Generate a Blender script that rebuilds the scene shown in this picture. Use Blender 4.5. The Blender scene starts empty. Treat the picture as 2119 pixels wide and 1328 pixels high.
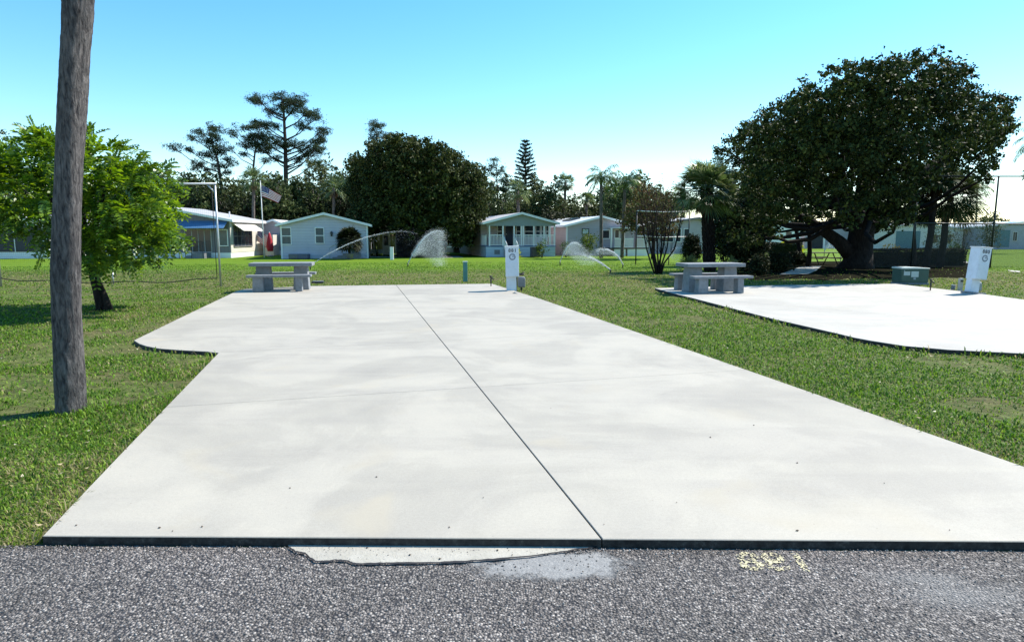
import bpy, math, random
import numpy as np
from mathutils import Vector, Matrix

sc = bpy.context.scene
R = math.radians
PI = math.pi
# ------------------------------------------------------------------ camera, sky, sun
CX, CY, F, H = 1059.5, 664.0, 1350.0, 1.52
HOR = 486.0
P = math.atan((CY - HOR) / F)
cam_d = bpy.data.cameras.new('camera')
cam = bpy.data.objects.new('camera', cam_d)
sc.collection.objects.link(cam)
cam.location = (0, 0, H)
cam.rotation_euler = (PI / 2 - P, 0, 0)
cam_d.sensor_width = 36.0
cam_d.lens = F / 2119.0 * 36.0
cam_d.clip_start = 0.05
cam_d.clip_end = 3000
sc.camera = cam

SUN_H = (0.87, 0.50)                      # horizontal direction to the sun
SUN_EL = R(47)
az = math.atan2(SUN_H[0], SUN_H[1])
world = bpy.data.worlds.new('World')
sc.world = world
world.use_nodes = True
wn = world.node_tree
wn.nodes.clear()
wo = wn.nodes.new('ShaderNodeOutputWorld')
wb = wn.nodes.new('ShaderNodeBackground')
sky = wn.nodes.new('ShaderNodeTexSky')
sky.sky_type = 'NISHITA'
sky.sun_disc = False
sky.sun_elevation = SUN_EL
sky.sun_rotation = az
sky.air_density = 1.0
sky.dust_density = 0.1
sky.ozone_density = 1.8
whs = wn.nodes.new('ShaderNodeHueSaturation')
whs.inputs['Saturation'].default_value = 1.33
whs.inputs['Hue'].default_value = 0.488
wb.inputs['Strength'].default_value = 0.138
wn.links.new(sky.outputs[0], whs.inputs['Color'])
wn.links.new(whs.outputs[0], wb.inputs[0])
wn.links.new(wb.outputs[0], wo.inputs[0])

sd = bpy.data.lights.new('sun', 'SUN')
sd.energy = 4.9
sd.angle = R(0.5)
sd.color = (1.0, 0.94, 0.84)
sun = bpy.data.objects.new('sun', sd)
sc.collection.objects.link(sun)
hl = math.hypot(*SUN_H)
to_sun = Vector((SUN_H[0] / hl * math.cos(SUN_EL), SUN_H[1] / hl * math.cos(SUN_EL), math.sin(SUN_EL)))
sun.rotation_euler = to_sun.to_track_quat('Z', 'Y').to_euler()
sun.location = (20, 10, 30)

sc.view_settings.view_transform = 'Standard'
sc.view_settings.look = 'None'
sc.view_settings.gamma = 1.0
sc.view_settings.exposure = 0.85
sc.cycles.max_bounces = 6
sc.cycles.transparent_max_bounces = 12

# ------------------------------------------------------------------ projection helpers
cp, sp_ = math.cos(P), math.sin(P)

def ray(u, v):
    x = (u - CX) / F
    y = (CY - v) / F
    return Vector((x, cp + y * sp_, -sp_ + y * cp))

def gz(y):
    t = min(1.0, max(0.0, (y - 22.0) / 26.0))
    return -0.05 - 0.32 * t * t * (3 - 2 * t)

def gzv(y):
    t = np.clip((y - 22.0) / 26.0, 0, 1)
    return -0.05 - 0.32 * t * t * (3 - 2 * t)

def G(u, v, z=None):
    """point of the ground (or of the level z) seen at a pixel"""
    d = ray(u, v)
    zz = -0.05 if z is None else z
    for _ in range(1 if z is not None else 12):
        t = (zz - H) / d.z
        p = Vector((d.x * t, d.y * t, zz))
        if z is None:
            zz = gz(p.y)
    return p

def A(u, v, Y):
    d = ray(u, v)
    t = Y / d.y
    return Vector((d.x * t, Y, H + d.z * t))

def lin(h):
    h = h.lstrip('#')
    c = [int(h[i:i + 2], 16) / 255 for i in (0, 2, 4)]
    return tuple((x / 12.92 if x <= 0.04045 else ((x + 0.055) / 1.055) ** 2.4) for x in c)

# ------------------------------------------------------------------ materials
def newmat(name):
    m = bpy.data.materials.new(name)
    m.use_nodes = True
    nt = m.node_tree
    b = nt.nodes['Principled BSDF']
    return m, nt, b

def N(nt, kind, **kw):
    n = nt.nodes.new(kind)
    for k, v in kw.items():
        if k in n.inputs:
            n.inputs[k].default_value = v
        else:
            setattr(n, k, v)
    return n

def coords(nt, kind='Object'):
    return nt.nodes.new('ShaderNodeTexCoord').outputs[kind]

def noise(nt, vec, scale, detail=4, rough=0.55, dist=0.0):
    n = N(nt, 'ShaderNodeTexNoise')
    n.inputs['Scale'].default_value = scale
    n.inputs['Detail'].default_value = detail
    n.inputs['Roughness'].default_value = rough
    n.inputs['Distortion'].default_value = dist
    nt.links.new(vec, n.inputs['Vector'])
    return n.outputs['Fac']

def ramp(nt, fac, stops):
    r = nt.nodes.new('ShaderNodeValToRGB')
    e = r.color_ramp.elements
    while len(e) < len(stops):
        e.new(0.5)
    for i, (p, c) in enumerate(stops):
        e[i].position = p
        e[i].color = (c[0], c[1], c[2], 1) if hasattr(c, '__len__') else (c, c, c, 1)
    nt.links.new(fac, r.inputs[0])
    return r.outputs[0]

def mix(nt, fac, a, b, mode='MIX'):
    m = nt.nodes.new('ShaderNodeMix')
    m.data_type = 'RGBA'
    m.blend_type = mode
    for s, val in ((0, fac), (6, a), (7, b)):
        if hasattr(val, 'links') or hasattr(val, 'is_linked'):
            nt.links.new(val, m.inputs[s])
        elif s == 0:
            m.inputs[0].default_value = val
        else:
            m.inputs[s].default_value = (val[0], val[1], val[2], 1)
    return m.outputs[2]

def bump(nt, b, height, strength=0.3, dist=0.01):
    bp = nt.nodes.new('ShaderNodeBump')
    bp.inputs['Strength'].default_value = strength
    bp.inputs['Distance'].default_value = dist
    nt.links.new(height, bp.inputs['Height'])
    nt.links.new(bp.outputs[0], b.inputs['Normal'])

def math_(nt, op, a, b=None):
    m = nt.nodes.new('ShaderNodeMath')
    m.operation = op
    for i, val in enumerate((a, b)):
        if val is None:
            continue
        if hasattr(val, 'is_linked'):
            nt.links.new(val, m.inputs[i])
        else:
            m.inputs[i].default_value = val
    return m.outputs[0]

def plain(name, col, rough=0.6, var=0.15, scale=3.0, metal=0.0, bumpy=0.0, spec=0.5, grime=None):
    m, nt, b = newmat(name)
    co = coords(nt)
    f = noise(nt, co, scale, 6)
    c0 = tuple(x * (1 - var) for x in col)
    c1 = tuple(min(1, x * (1 + var)) for x in col)
    c = ramp(nt, f, [(0.3, c0), (0.7, c1)])
    if grime:
        g = noise(nt, co, scale * 2.7, 8, 0.7)
        g2 = ramp(nt, g, [(0.5, 0.0), (0.72, 1.0)])
        c = mix(nt, g2, c, grime)
    nt.links.new(c, b.inputs['Base Color'])
    b.inputs['Roughness'].default_value = rough
    b.inputs['Metallic'].default_value = metal
    b.inputs['Specular IOR Level'].default_value = spec
    if bumpy:
        bump(nt, b, noise(nt, co, scale * 12, 4), bumpy, 0.01)
    return m

def siding(name, col, period=0.2, rough=0.55, vertical=False):
    """lap siding: a saw-tooth profile across the boards"""
    m, nt, b = newmat(name)
    co = coords(nt)
    s = nt.nodes.new('ShaderNodeSeparateXYZ')
    nt.links.new(co, s.inputs[0])
    if vertical:
        a = math_(nt, 'ADD', s.outputs['X'], s.outputs['Y'])
    else:
        a = s.outputs['Z']
    fr = math_(nt, 'FRACT', math_(nt, 'MULTIPLY', a, 1.0 / period))
    if vertical:
        fr = math_(nt, 'GREATER_THAN', fr, 0.12)
    n = noise(nt, co, 1.3, 5)
    c = ramp(nt, n, [(0.3, tuple(x * 0.88 for x in col)), (0.7, col)])
    line = math_(nt, 'LESS_THAN', fr, 0.10)
    c = mix(nt, math_(nt, 'MULTIPLY', line, 0.35), c, tuple(x * 0.4 for x in col))
    nt.links.new(c, b.inputs['Base Color'])
    b.inputs['Roughness'].default_value = rough
    bump(nt, b, fr, 0.9, 0.02)
    return m

def leafmat(name, cols, trans=0.25, rough=0.6, spec=0.10, patch=0.35):
    """random shade per leaf and broad patches through the crown"""
    m, nt, b = newmat(name)
    g = nt.nodes.new('ShaderNodeNewGeometry')
    st = [(i / max(1, len(cols) - 1), c) for i, c in enumerate(cols)]
    c = ramp(nt, g.outputs['Random Per Island'], st)
    n = noise(nt, coords(nt), patch, 3)
    c = mix(nt, 1.0, c, ramp(nt, n, [(0.35, (0.72, 0.74, 0.7)), (0.65, (1.18, 1.15, 1.0))]), 'MULTIPLY')
    nt.links.new(c, b.inputs['Base Color'])
    b.inputs['Roughness'].default_value = rough
    b.inputs['Specular IOR Level'].default_value = spec
    t = nt.nodes.new('ShaderNodeBsdfTranslucent')
    hs = nt.nodes.new('ShaderNodeHueSaturation')
    hs.inputs['Hue'].default_value = 0.485
    hs.inputs['Saturation'].default_value = 1.1
    hs.inputs['Value'].default_value = 1.5
    nt.links.new(c, hs.inputs['Color'])
    nt.links.new(hs.outputs[0], t.inputs[0])
    ms = nt.nodes.new('ShaderNodeMixShader')
    ms.inputs[0].default_value = trans
    out = nt.nodes['Material Output']
    nt.links.new(b.outputs[0], ms.inputs[1])
    nt.links.new(t.outputs[0], ms.inputs[2])
    nt.links.new(ms.outputs[0], out.inputs[0])
    return m

def barkmat(name, dark, light, scale=(6, 6, 1.2), bmp=0.8):
    m, nt, b = newmat(name)
    mp = nt.nodes.new('ShaderNodeMapping')
    mp.inputs['Scale'].default_value = scale
    nt.links.new(coords(nt), mp.inputs[0])
    n = noise(nt, mp.outputs[0], 3.0, 8, 0.65, 0.4)
    n2 = noise(nt, coords(nt), 1.1, 4, 0.6)
    c = ramp(nt, n, [(0.33, dark), (0.66, light)])
    c = mix(nt, 1.0, c, ramp(nt, n2, [(0.35, (0.6, 0.6, 0.62)), (0.7, (1.15, 1.1, 1.05))]), 'MULTIPLY')
    nt.links.new(c, b.inputs['Base Color'])
    b.inputs['Roughness'].default_value = 0.9
    b.inputs['Specular IOR Level'].default_value = 0.15
    bump(nt, b, n, bmp, 0.03)
    return m

# ------------------------------------------------------------------ object helpers
def link(name, me, parent=None, m=None):
    o = bpy.data.objects.new(name, me)
    sc.collection.objects.link(o)
    if m is not None and me is not None:
        if isinstance(m, (list, tuple)):
            for x in m:
                me.materials.append(x)
        else:
            me.materials.append(m)
    if parent is not None:
        o.parent = parent
    return o

def tag(o, label=None, cat=None, group=None, kind=None):
    if label:
        o['label'] = label
    if cat:
        o['category'] = cat
    if group:
        o['group'] = group
    if kind:
        o['kind'] = kind
    return o

def thing(name, label, cat, loc=(0, 0, 0), rz=0.0, group=None):
    o = bpy.data.objects.new(name, None)
    o.empty_display_size = 0.2
    sc.collection.objects.link(o)
    o.location = loc
    o.rotation_euler = (0, 0, rz)
    return tag(o, label, cat, group)

def copy_tree(o, parent=None):
    c = o.copy()
    sc.collection.objects.link(c)
    c.parent = parent
    for ch in list(o.children):
        copy_tree(ch, c)
    return c

def npmesh(name, V, Fc, smooth=False):
    V = np.asarray(V, dtype=np.float32).reshape(-1, 3)
    Fc = np.asarray(Fc, dtype=np.int32)
    k = Fc.shape[1]
    me = bpy.data.meshes.new(name)
    me.vertices.add(len(V))
    me.vertices.foreach_set('co', V.ravel())
    me.loops.add(Fc.size)
    me.loops.foreach_set('vertex_index', Fc.ravel())
    me.polygons.add(len(Fc))
    me.polygons.foreach_set('loop_start', np.arange(0, Fc.size, k, dtype=np.int32))
    me.polygons.foreach_set('loop_total', np.full(len(Fc), k, dtype=np.int32))
    if smooth:
        me.polygons.foreach_set('use_smooth', np.ones(len(Fc), dtype=bool))
    me.update(calc_edges=True)
    return me

class MB:
    def __init__(s):
        s.v, s.f, s.m, s.sm = [], [], [], []
        s.mi = 0
    def add(s, vs, fs, smooth=False, M=None):
        o = len(s.v)
        for p in vs:
            p = Vector(p)
            s.v.append(tuple(M @ p) if M is not None else tuple(p))
        for f in fs:
            s.f.append([i + o for i in f])
            s.m.append(s.mi)
            s.sm.append(smooth)
        return s
    def box(s, x0, x1, y0, y1, z0, z1, M=None, top=None):
        """box; top=(sx, sy) scales the upper face about its centre"""
        vs = [(x0, y0, z0), (x1, y0, z0), (x1, y1, z0), (x0, y1, z0)]
        if top:
            mx, my = (x0 + x1) / 2, (y0 + y1) / 2
            hx, hy = (x1 - x0) / 2 * top[0], (y1 - y0) / 2 * top[1]
            vs += [(mx - hx, my - hy, z1), (mx + hx, my - hy, z1), (mx + hx, my + hy, z1), (mx - hx, my + hy, z1)]
        else:
            vs += [(x0, y0, z1), (x1, y0, z1), (x1, y1, z1), (x0, y1, z1)]
        return s.add(vs, [(3, 2, 1, 0), (4, 5, 6, 7), (0, 1, 5, 4), (1, 2, 6, 5), (2, 3, 7, 6), (3, 0, 4, 7)], M=M)
    def extrude(s, poly, vec, M=None):
        """planar polygon (3-D points) pushed along vec"""
        n = len(poly)
        vec = Vector(vec)
        vs = [Vector(p) for p in poly] + [Vector(p) + vec for p in poly]
        fs = [list(range(n))[::-1], list(range(n, 2 * n))]
        for i in range(n):
            j = (i + 1) % n
            fs.append([i, j, n + j, n + i])
        return s.add(vs, fs, M=M)
    def tube(s, pts, rad, n=8, caps=True, smooth=True, M=None, jit=0, rnd=None):
        pts = [Vector(p) for p in pts]
        if not hasattr(rad, '__len__'):
            rad = [rad] * len(pts)
        vs, fs = [], []
        prev = None
        for i, p in enumerate(pts):
            a = pts[max(0, i - 1)]
            b = pts[min(len(pts) - 1, i + 1)]
            t = (b - a).normalized()
            if prev is None:
                ref = Vector((1, 0, 0)) if abs(t.x) < 0.8 else Vector((0, 1, 0))
                u = t.cross(ref).normalized()
            else:
                u = (prev - t * prev.dot(t)).normalized()
            prev = u
            w = t.cross(u)
            for k in range(n):
                an = 2 * PI * k / n
                r = rad[i] * (1 + (rnd.uniform(-jit, jit) if jit else 0))
                vs.append(p + (u * math.cos(an) + w * math.sin(an)) * r)
        for i in range(len(pts) - 1):
            for k in range(n):
                k2 = (k + 1) % n
                fs.append((i * n + k, i * n + k2, (i + 1) * n + k2, (i + 1) * n + k))
        if caps:
            fs.append(tuple(range(n))[::-1])
            fs.append(tuple((len(pts) - 1) * n + k for k in range(n)))
        return s.add(vs, fs, smooth, M)
    def cyl(s, x, y, z0, z1, r, r2=None, n=16, M=None):
        return s.tube([(x, y, z0), (x, y, z1)], [r, r if r2 is None else r2], n, M=M)
    def build(s, name, m, parent=None, bevel=0.0):
        me = bpy.data.meshes.new(name)
        me.from_pydata(s.v, [], s.f)
        me.polygons.foreach_set('material_index', s.m)
        me.polygons.foreach_set('use_smooth', s.sm)
        me.update()
        o = link(name, me, parent, m)
        if bevel:
            b = o.modifiers.new('bevel', 'BEVEL')
            b.width = bevel
            b.segments = 2
            b.limit_method = 'ANGLE'
            b.angle_limit = R(40)
        return o

def text_mb(txt, size, M, thick=0.002, bold=0.0, spacing=1.0):
    cu = bpy.data.curves.new('lettering', 'FONT')
    cu.body = txt
    cu.size = size
    cu.align_x = 'CENTER'
    cu.align_y = 'CENTER'
    cu.offset = bold
    cu.extrude = thick / 2
    cu.space_character = spacing
    o = bpy.data.objects.new('lettering', cu)
    sc.collection.objects.link(o)
    dg = bpy.context.evaluated_depsgraph_get()
    me = bpy.data.meshes.new_from_object(o.evaluated_get(dg))
    bpy.data.objects.remove(o)
    mb = MB()
    mb.add([v.co for v in me.vertices], [list(p.vertices) for p in me.polygons], M=M)
    return mb

# ------------------------------------------------------------------ foliage helpers
def unit(a):
    return a / (np.linalg.norm(a, axis=1, keepdims=True) + 1e-9)

def diamonds(P0, size, rng, aspect=0.5, flat=0.0, dirs=None, fold=0.15):
    """one rhombic leaf per point; returns verts (4n,3), faces"""
    n = len(P0)
    d = unit(rng.normal(size=(n, 3))) if dirs is None else unit(dirs + rng.normal(size=(n, 3)) * 0.35)
    q = rng.normal(size=(n, 3))
    q[:, 2] += flat * 3
    s = unit(np.cross(d, q))
    nn = unit(np.cross(d, s))
    L = (size * rng.uniform(0.65, 1.35, n))[:, None]
    V = np.empty((n, 4, 3))
    V[:, 0] = P0 - d * L * 0.5
    V[:, 1] = P0 + s * L * aspect * 0.5 + nn * L * fold
    V[:, 2] = P0 + d * L * 0.5
    V[:, 3] = P0 - s * L * aspect * 0.5 + nn * L * fold
    return V.reshape(-1, 3), np.arange(n * 4).reshape(-1, 4)

def clumps(blobs, rng, clump_r, per_clump, dens, shell=0.55, squash=0.75, zmin=None):
    """leaf points gathered in tufts spread through ellipsoidal boughs"""
    out = []
    for (x, y, z, rx, ry, rz) in blobs:
        area = (rx * ry + ry * rz + rx * rz) / 3.0
        nc = max(3, int(area * dens))
        d = unit(rng.normal(size=(nc, 3)))
        r = rng.uniform(shell ** 3, 1.0, nc) ** (1 / 3.0)
        c = d * r[:, None] * np.array([rx, ry, rz]) + np.array([x, y, z])
        sz = rng.uniform(0.5, 1.3, nc)
        g = rng.normal(size=(nc, per_clump, 3)) * 0.5
        g[:, :, 2] *= squash
        out.append((c[:, None, :] + g * clump_r * sz[:, None, None]).reshape(-1, 3))
    Pn = np.concatenate(out)
    if zmin is not None:
        Pn = Pn[Pn[:, 2] > zmin]
    return Pn

def px_blobs(spec, Y, rng, depth=0.6, back=0.0, origin=Vector((0, 0, 0)), ncopy=3):
    """boughs of a crown standing at distance Y: spec = (u, v, radius_px[, vertical radius_px]); each gets depth"""
    us = [s[0] for s in spec]
    uc, uw = (min(us) + max(us)) / 2, max(1, (max(us) - min(us)) / 2 + 20)
    out = []
    for s in spec:
        u, v, r = s[0], s[1], s[2]
        rv = s[3] if len(s) > 3 else r
        half = uw / F * Y * depth * math.sqrt(max(0.08, 1 - ((u - uc) / uw) ** 2 * 0.85))
        for k in range(ncopy):
            t = (k / (ncopy - 1) * 2 - 1) if ncopy > 1 else 0
            yy = Y + back + half * t * 0.8 + rng.uniform(-0.3, 0.3)
            p = A(u, v, yy if yy < Y else Y)
            rr = r / F * Y * rng.uniform(0.9, 1.1) * (1 - 0.18 * abs(t))
            zz = A(u, v, min(yy, Y)).z * (1 - (0.10 if yy > Y else 0.03) * abs(t))
            out.append((p.x + rng.uniform(-0.15, 0.15) * rr - origin.x, yy - origin.y, zz - origin.z, rr, rr, rv / F * Y))
    return out

def leafy(name, Pn, size, rng, m, parent, aspect=0.5, flat=0.0, dirs=None):
    V, Fc = diamonds(Pn, size, rng, aspect, flat, dirs)
    return link(name, npmesh(name, V, Fc), parent, m)

# ------------------------------------------------------------------ palette
C = lin
M_WHITE = plain('white_paint', (0.74, 0.75, 0.76), 0.45, 0.05, 2.0)
M_WHITE2 = plain('white_trim', (0.78, 0.78, 0.77), 0.5, 0.04, 2.0)
M_BLUEW = siding('pale_blue_siding', (0.52, 0.52, 0.62), 0.22)
M_GREYW = siding('grey_stucco_boards', (0.17, 0.16, 0.185), 0.3, vertical=True)
M_CREAM = siding('cream_siding', (0.72, 0.68, 0.60), 0.2)
M_PINKW = siding('pale_pink_siding', (0.52, 0.45, 0.46), 0.22)
M_LILAC = siding('lilac_grey_siding', (0.40, 0.37, 0.42), 0.22)
M_SAGE = plain('sage_gable', (0.24, 0.275, 0.28), 0.7, 0.06)
M_TURQ = plain('turquoise_wall', (0.13, 0.24, 0.29), 0.7, 0.08)
M_ROOFW = plain('white_metal_roof', (0.72, 0.72, 0.72), 0.35, 0.06, 1.0)
M_ROOFG = plain('grey_shingle_roof', (0.40, 0.40, 0.42), 0.8, 0.15, 6.0, bumpy=0.3)
M_GLASS = plain('dark_window_glass', (0.03, 0.045, 0.06), 0.12, 0.3, 1.0, spec=0.35)
M_GLASS2 = plain('green_blind_glass', (0.05, 0.095, 0.115), 0.15, 0.3, 3.0, spec=0.35)
M_DARK = plain('dark_interior', (0.025, 0.025, 0.03), 0.8, 0.4, 2.0)
M_SCREEN = plain('navy_screen', (0.015, 0.018, 0.035), 0.5, 0.4, 1.0)
M_AWN = plain('blue_awning', (0.07, 0.17, 0.33), 0.5, 0.08)
M_CONC = plain('table_concrete', (0.21, 0.225, 0.245), 0.85, 0.14, 5.0, bumpy=0.35, grime=(0.13, 0.135, 0.145))
M_STEEL = plain('galvanised_steel', (0.45, 0.47, 0.48), 0.45, 0.15, 8.0, metal=0.5)
M_POST = plain('dark_green_post', (0.014, 0.022, 0.024), 0.5, 0.2)
M_ROPE = plain('black_rope', (0.012, 0.012, 0.014), 0.8, 0.3)
M_PED = plain('pedestal_enamel', (0.60, 0.67, 0.76), 0.38, 0.07, 4.0, grime=(0.52, 0.57, 0.64))
M_BLACK = plain('black_lettering', (0.01, 0.01, 0.015), 0.5, 0.2)
M_LOGO = plain('grey_blue_emblem', (0.13, 0.17, 0.24), 0.5, 0.2)
M_LOGO2 = plain('silver_emblem', (0.38, 0.40, 0.43), 0.5, 0.2)
M_METER = plain('grey_meter_box', (0.17, 0.18, 0.20), 0.6, 0.15, 6.0)
M_METER2 = plain('pale_grey_meter_box', (0.33, 0.34, 0.35), 0.6, 0.15, 6.0)
M_BRASS = plain('weathered_brass', (0.06, 0.055, 0.045), 0.5, 0.3, 20.0, metal=0.5)
M_GREEN = plain('transformer_green', (0.045, 0.095, 0.078), 0.5, 0.12, 4.0)
M_GREENTOP = plain('lid_painted_sunlit', (0.55, 0.62, 0.60), 0.4, 0.08, 4.0)  # sunlight on the lid is put into this pale colour
M_MARK = plain('green_marker_plastic', (0.06, 0.22, 0.20), 0.5, 0.15, 5.0)
M_LABEL = plain('faded_sticker', (0.46, 0.52, 0.52), 0.6, 0.08, 9.0)
M_RED = plain('red_cloth', (0.42, 0.015, 0.03), 0.8, 0.2)
M_FW = plain('white_cloth', (0.75, 0.74, 0.76), 0.8, 0.05)
M_FB = plain('navy_cloth', (0.025, 0.03, 0.14), 0.8, 0.2)
M_WOOD = plain('weathered_wood', (0.07, 0.045, 0.03), 0.8, 0.3, 6.0)
M_PVC = plain('weathered_pvc', (0.42, 0.41, 0.38), 0.6, 0.2, 12.0)
M_GRILL = plain('grill_black', (0.03, 0.028, 0.03), 0.4, 0.3, 5.0)

M_BARK_PALM = barkmat('palm_bark', (0.026, 0.025, 0.029), (0.20, 0.188, 0.185), (13, 13, 3.0), 1.0)
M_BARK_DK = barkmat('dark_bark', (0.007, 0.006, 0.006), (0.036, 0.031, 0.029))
M_BARK_PINE = barkmat('pine_bark', (0.03, 0.024, 0.022), (0.12, 0.095, 0.085))
M_BARK_GR = barkmat('grey_bark', (0.07, 0.06, 0.055), (0.23, 0.20, 0.18))
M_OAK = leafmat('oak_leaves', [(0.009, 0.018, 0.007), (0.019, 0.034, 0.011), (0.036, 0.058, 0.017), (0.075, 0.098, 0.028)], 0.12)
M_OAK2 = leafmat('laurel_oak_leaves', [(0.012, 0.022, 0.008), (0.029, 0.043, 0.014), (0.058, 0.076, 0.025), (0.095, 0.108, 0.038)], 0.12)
M_BRIGHT = leafmat('bright_green_leaves', [(0.026, 0.07, 0.010), (0.07, 0.155, 0.015), (0.21, 0.33, 0.04), (0.045, 0.11, 0.02), (0.14, 0.26, 0.03)], 0.42, 0.33, 0.5, 1.6)
M_WOODS = leafmat('woodland_leaves', [(0.015, 0.027, 0.012), (0.035, 0.055, 0.02), (0.065, 0.095, 0.035), (0.12, 0.15, 0.07)], 0.2)
M_WOODS2 = leafmat('olive_woodland_leaves', [(0.025, 0.036, 0.015), (0.050, 0.068, 0.028), (0.085, 0.105, 0.045), (0.12, 0.14, 0.07)], 0.22)
M_PINE = leafmat('pine_needles', [(0.018, 0.032, 0.018), (0.035, 0.055, 0.03), (0.06, 0.085, 0.045)], 0.15)
M_SPRUCE = leafmat('blue_green_needles', [(0.015, 0.03, 0.022), (0.03, 0.05, 0.036), (0.05, 0.07, 0.05)], 0.12)
M_PALM = leafmat('palm_fronds', [(0.03, 0.055, 0.02), (0.06, 0.105, 0.035), (0.12, 0.17, 0.065), (0.24, 0.27, 0.16)], 0.3, 0.35, 0.5, 1.0)
M_PALMF = leafmat('queen_palm_fronds', [(0.045, 0.085, 0.035), (0.09, 0.15, 0.06), (0.15, 0.21, 0.10)], 0.3, 0.4, 0.4, 0.8)
M_RUST = leafmat('rusty_leaves', [(0.055, 0.045, 0.025), (0.105, 0.06, 0.038), (0.07, 0.085, 0.03), (0.12, 0.125, 0.05)], 0.25)
M_DEADL = leafmat('dry_fronds', [(0.14, 0.10, 0.06), (0.22, 0.17, 0.11)], 0.2)
M_SHRUB = leafmat('shrub_leaves', [(0.03, 0.055, 0.012), (0.07, 0.12, 0.02), (0.15, 0.19, 0.04)], 0.3)
M_YELLOW = leafmat('yellow_green_leaves', [(0.25, 0.30, 0.02), (0.42, 0.46, 0.04), (0.14, 0.20, 0.03)], 0.35)
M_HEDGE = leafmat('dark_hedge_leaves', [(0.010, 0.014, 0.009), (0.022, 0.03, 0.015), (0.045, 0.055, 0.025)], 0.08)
M_MAROON = leafmat('maroon_hedge_leaves', [(0.022, 0.017, 0.022), (0.04, 0.035, 0.04), (0.075, 0.065, 0.065)], 0.1)
M_ORANGE = leafmat('yellowing_leaves', [(0.35, 0.22, 0.02), (0.30, 0.28, 0.03), (0.10, 0.13, 0.03)], 0.3)

# ================================================================== SETTING
# ---- ground sheet
def ground_mat():
    m, nt, b = newmat('lawn_ground')
    co = coords(nt)
    s = nt.nodes.new('ShaderNodeSeparateXYZ')
    nt.links.new(co, s.inputs[0])
    fine = noise(nt, co, 9.0, 8, 0.7)
    mid = noise(nt, co, 0.9, 6, 0.65)
    big = noise(nt, co, 0.14, 4, 0.6)
    green = ramp(nt, fine, [(0.30, (0.035, 0.055, 0.012)), (0.52, (0.085, 0.135, 0.022)), (0.72, (0.17, 0.22, 0.05))])
    dry = ramp(nt, fine, [(0.30, (0.06, 0.055, 0.025)), (0.55, (0.13, 0.13, 0.045)), (0.75, (0.25, 0.24, 0.10))])
    lush = ramp(nt, fine, [(0.25, (0.07, 0.13, 0.010)), (0.60, (0.13, 0.215, 0.014)), (0.8, (0.19, 0.27, 0.035))])
    dm = ramp(nt, mid, [(0.42, 0.0), (0.62, 1.0)])
    base = mix(nt, dm, green, dry)
    # watered fairway strip far from the pads, drier strip just before it
    yj = math_(nt, 'ADD', s.outputs['Y'], math_(nt, 'MULTIPLY', math_(nt, 'SUBTRACT', big, 0.5), 9.0))
    far = ramp(nt, math_(nt, 'MULTIPLY', yj, 0.01), [(0.285, 0.0), (0.33, 1.0)])
    drys = ramp(nt, math_(nt, 'MULTIPLY', yj, 0.01), [(0.17, 0.0), (0.21, 0.75), (0.27, 0.75), (0.31, 0.0)])
    base = mix(nt, drys, base, dry)
    base = mix(nt, far, base, lush)
    vf = noise(nt, co, 60.0, 5, 0.8)
    base = mix(nt, 1.0, base, ramp(nt, vf, [(0.3, (0.6, 0.6, 0.6)), (0.7, (1.3, 1.3, 1.3))]), 'MULTIPLY')
    near = ramp(nt, math_(nt, 'MULTIPLY', s.outputs['Y'], 0.01), [(0.12, 0.45), (0.24, 1.0)])
    soil = ramp(nt, fine, [(0.3, (0.05, 0.045, 0.025)), (0.7, (0.15, 0.13, 0.07))])
    base = mix(nt, near, mix(nt, 0.65, base, soil), base)
    nt.links.new(base, b.inputs['Base Color'])
    b.inputs['Roughness'].default_value = 0.95
    b.inputs['Specular IOR Level'].default_value = 0.1
    bump(nt, b, fine, 0.8, 0.05)
    return m
M_GROUND = ground_mat()

xs = np.concatenate([np.linspace(-900, -60, 8), np.linspace(-50, 60, 56), np.linspace(70, 900, 8)])
ys = np.concatenate([np.array([-40, -10, 0]), np.linspace(2, 60, 59), np.array([75, 100, 150, 250, 500, 1500])])
XX, YY = np.meshgrid(xs, ys)
ZZ = gzv(YY)
rng0 = np.random.default_rng(5)
V = np.stack([XX, YY, ZZ], -1).reshape(-1, 3)
nx, ny = len(xs), len(ys)
ii = (np.arange(ny - 1)[:, None] * nx + np.arange(nx - 1)[None, :]).ravel()
Fg = np.stack([ii, ii + 1, ii + nx + 1, ii + nx], 1)
gnd = link('ground', npmesh('ground', V, Fg, True), None, M_GROUND)
tag(gnd, kind='structure')

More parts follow.
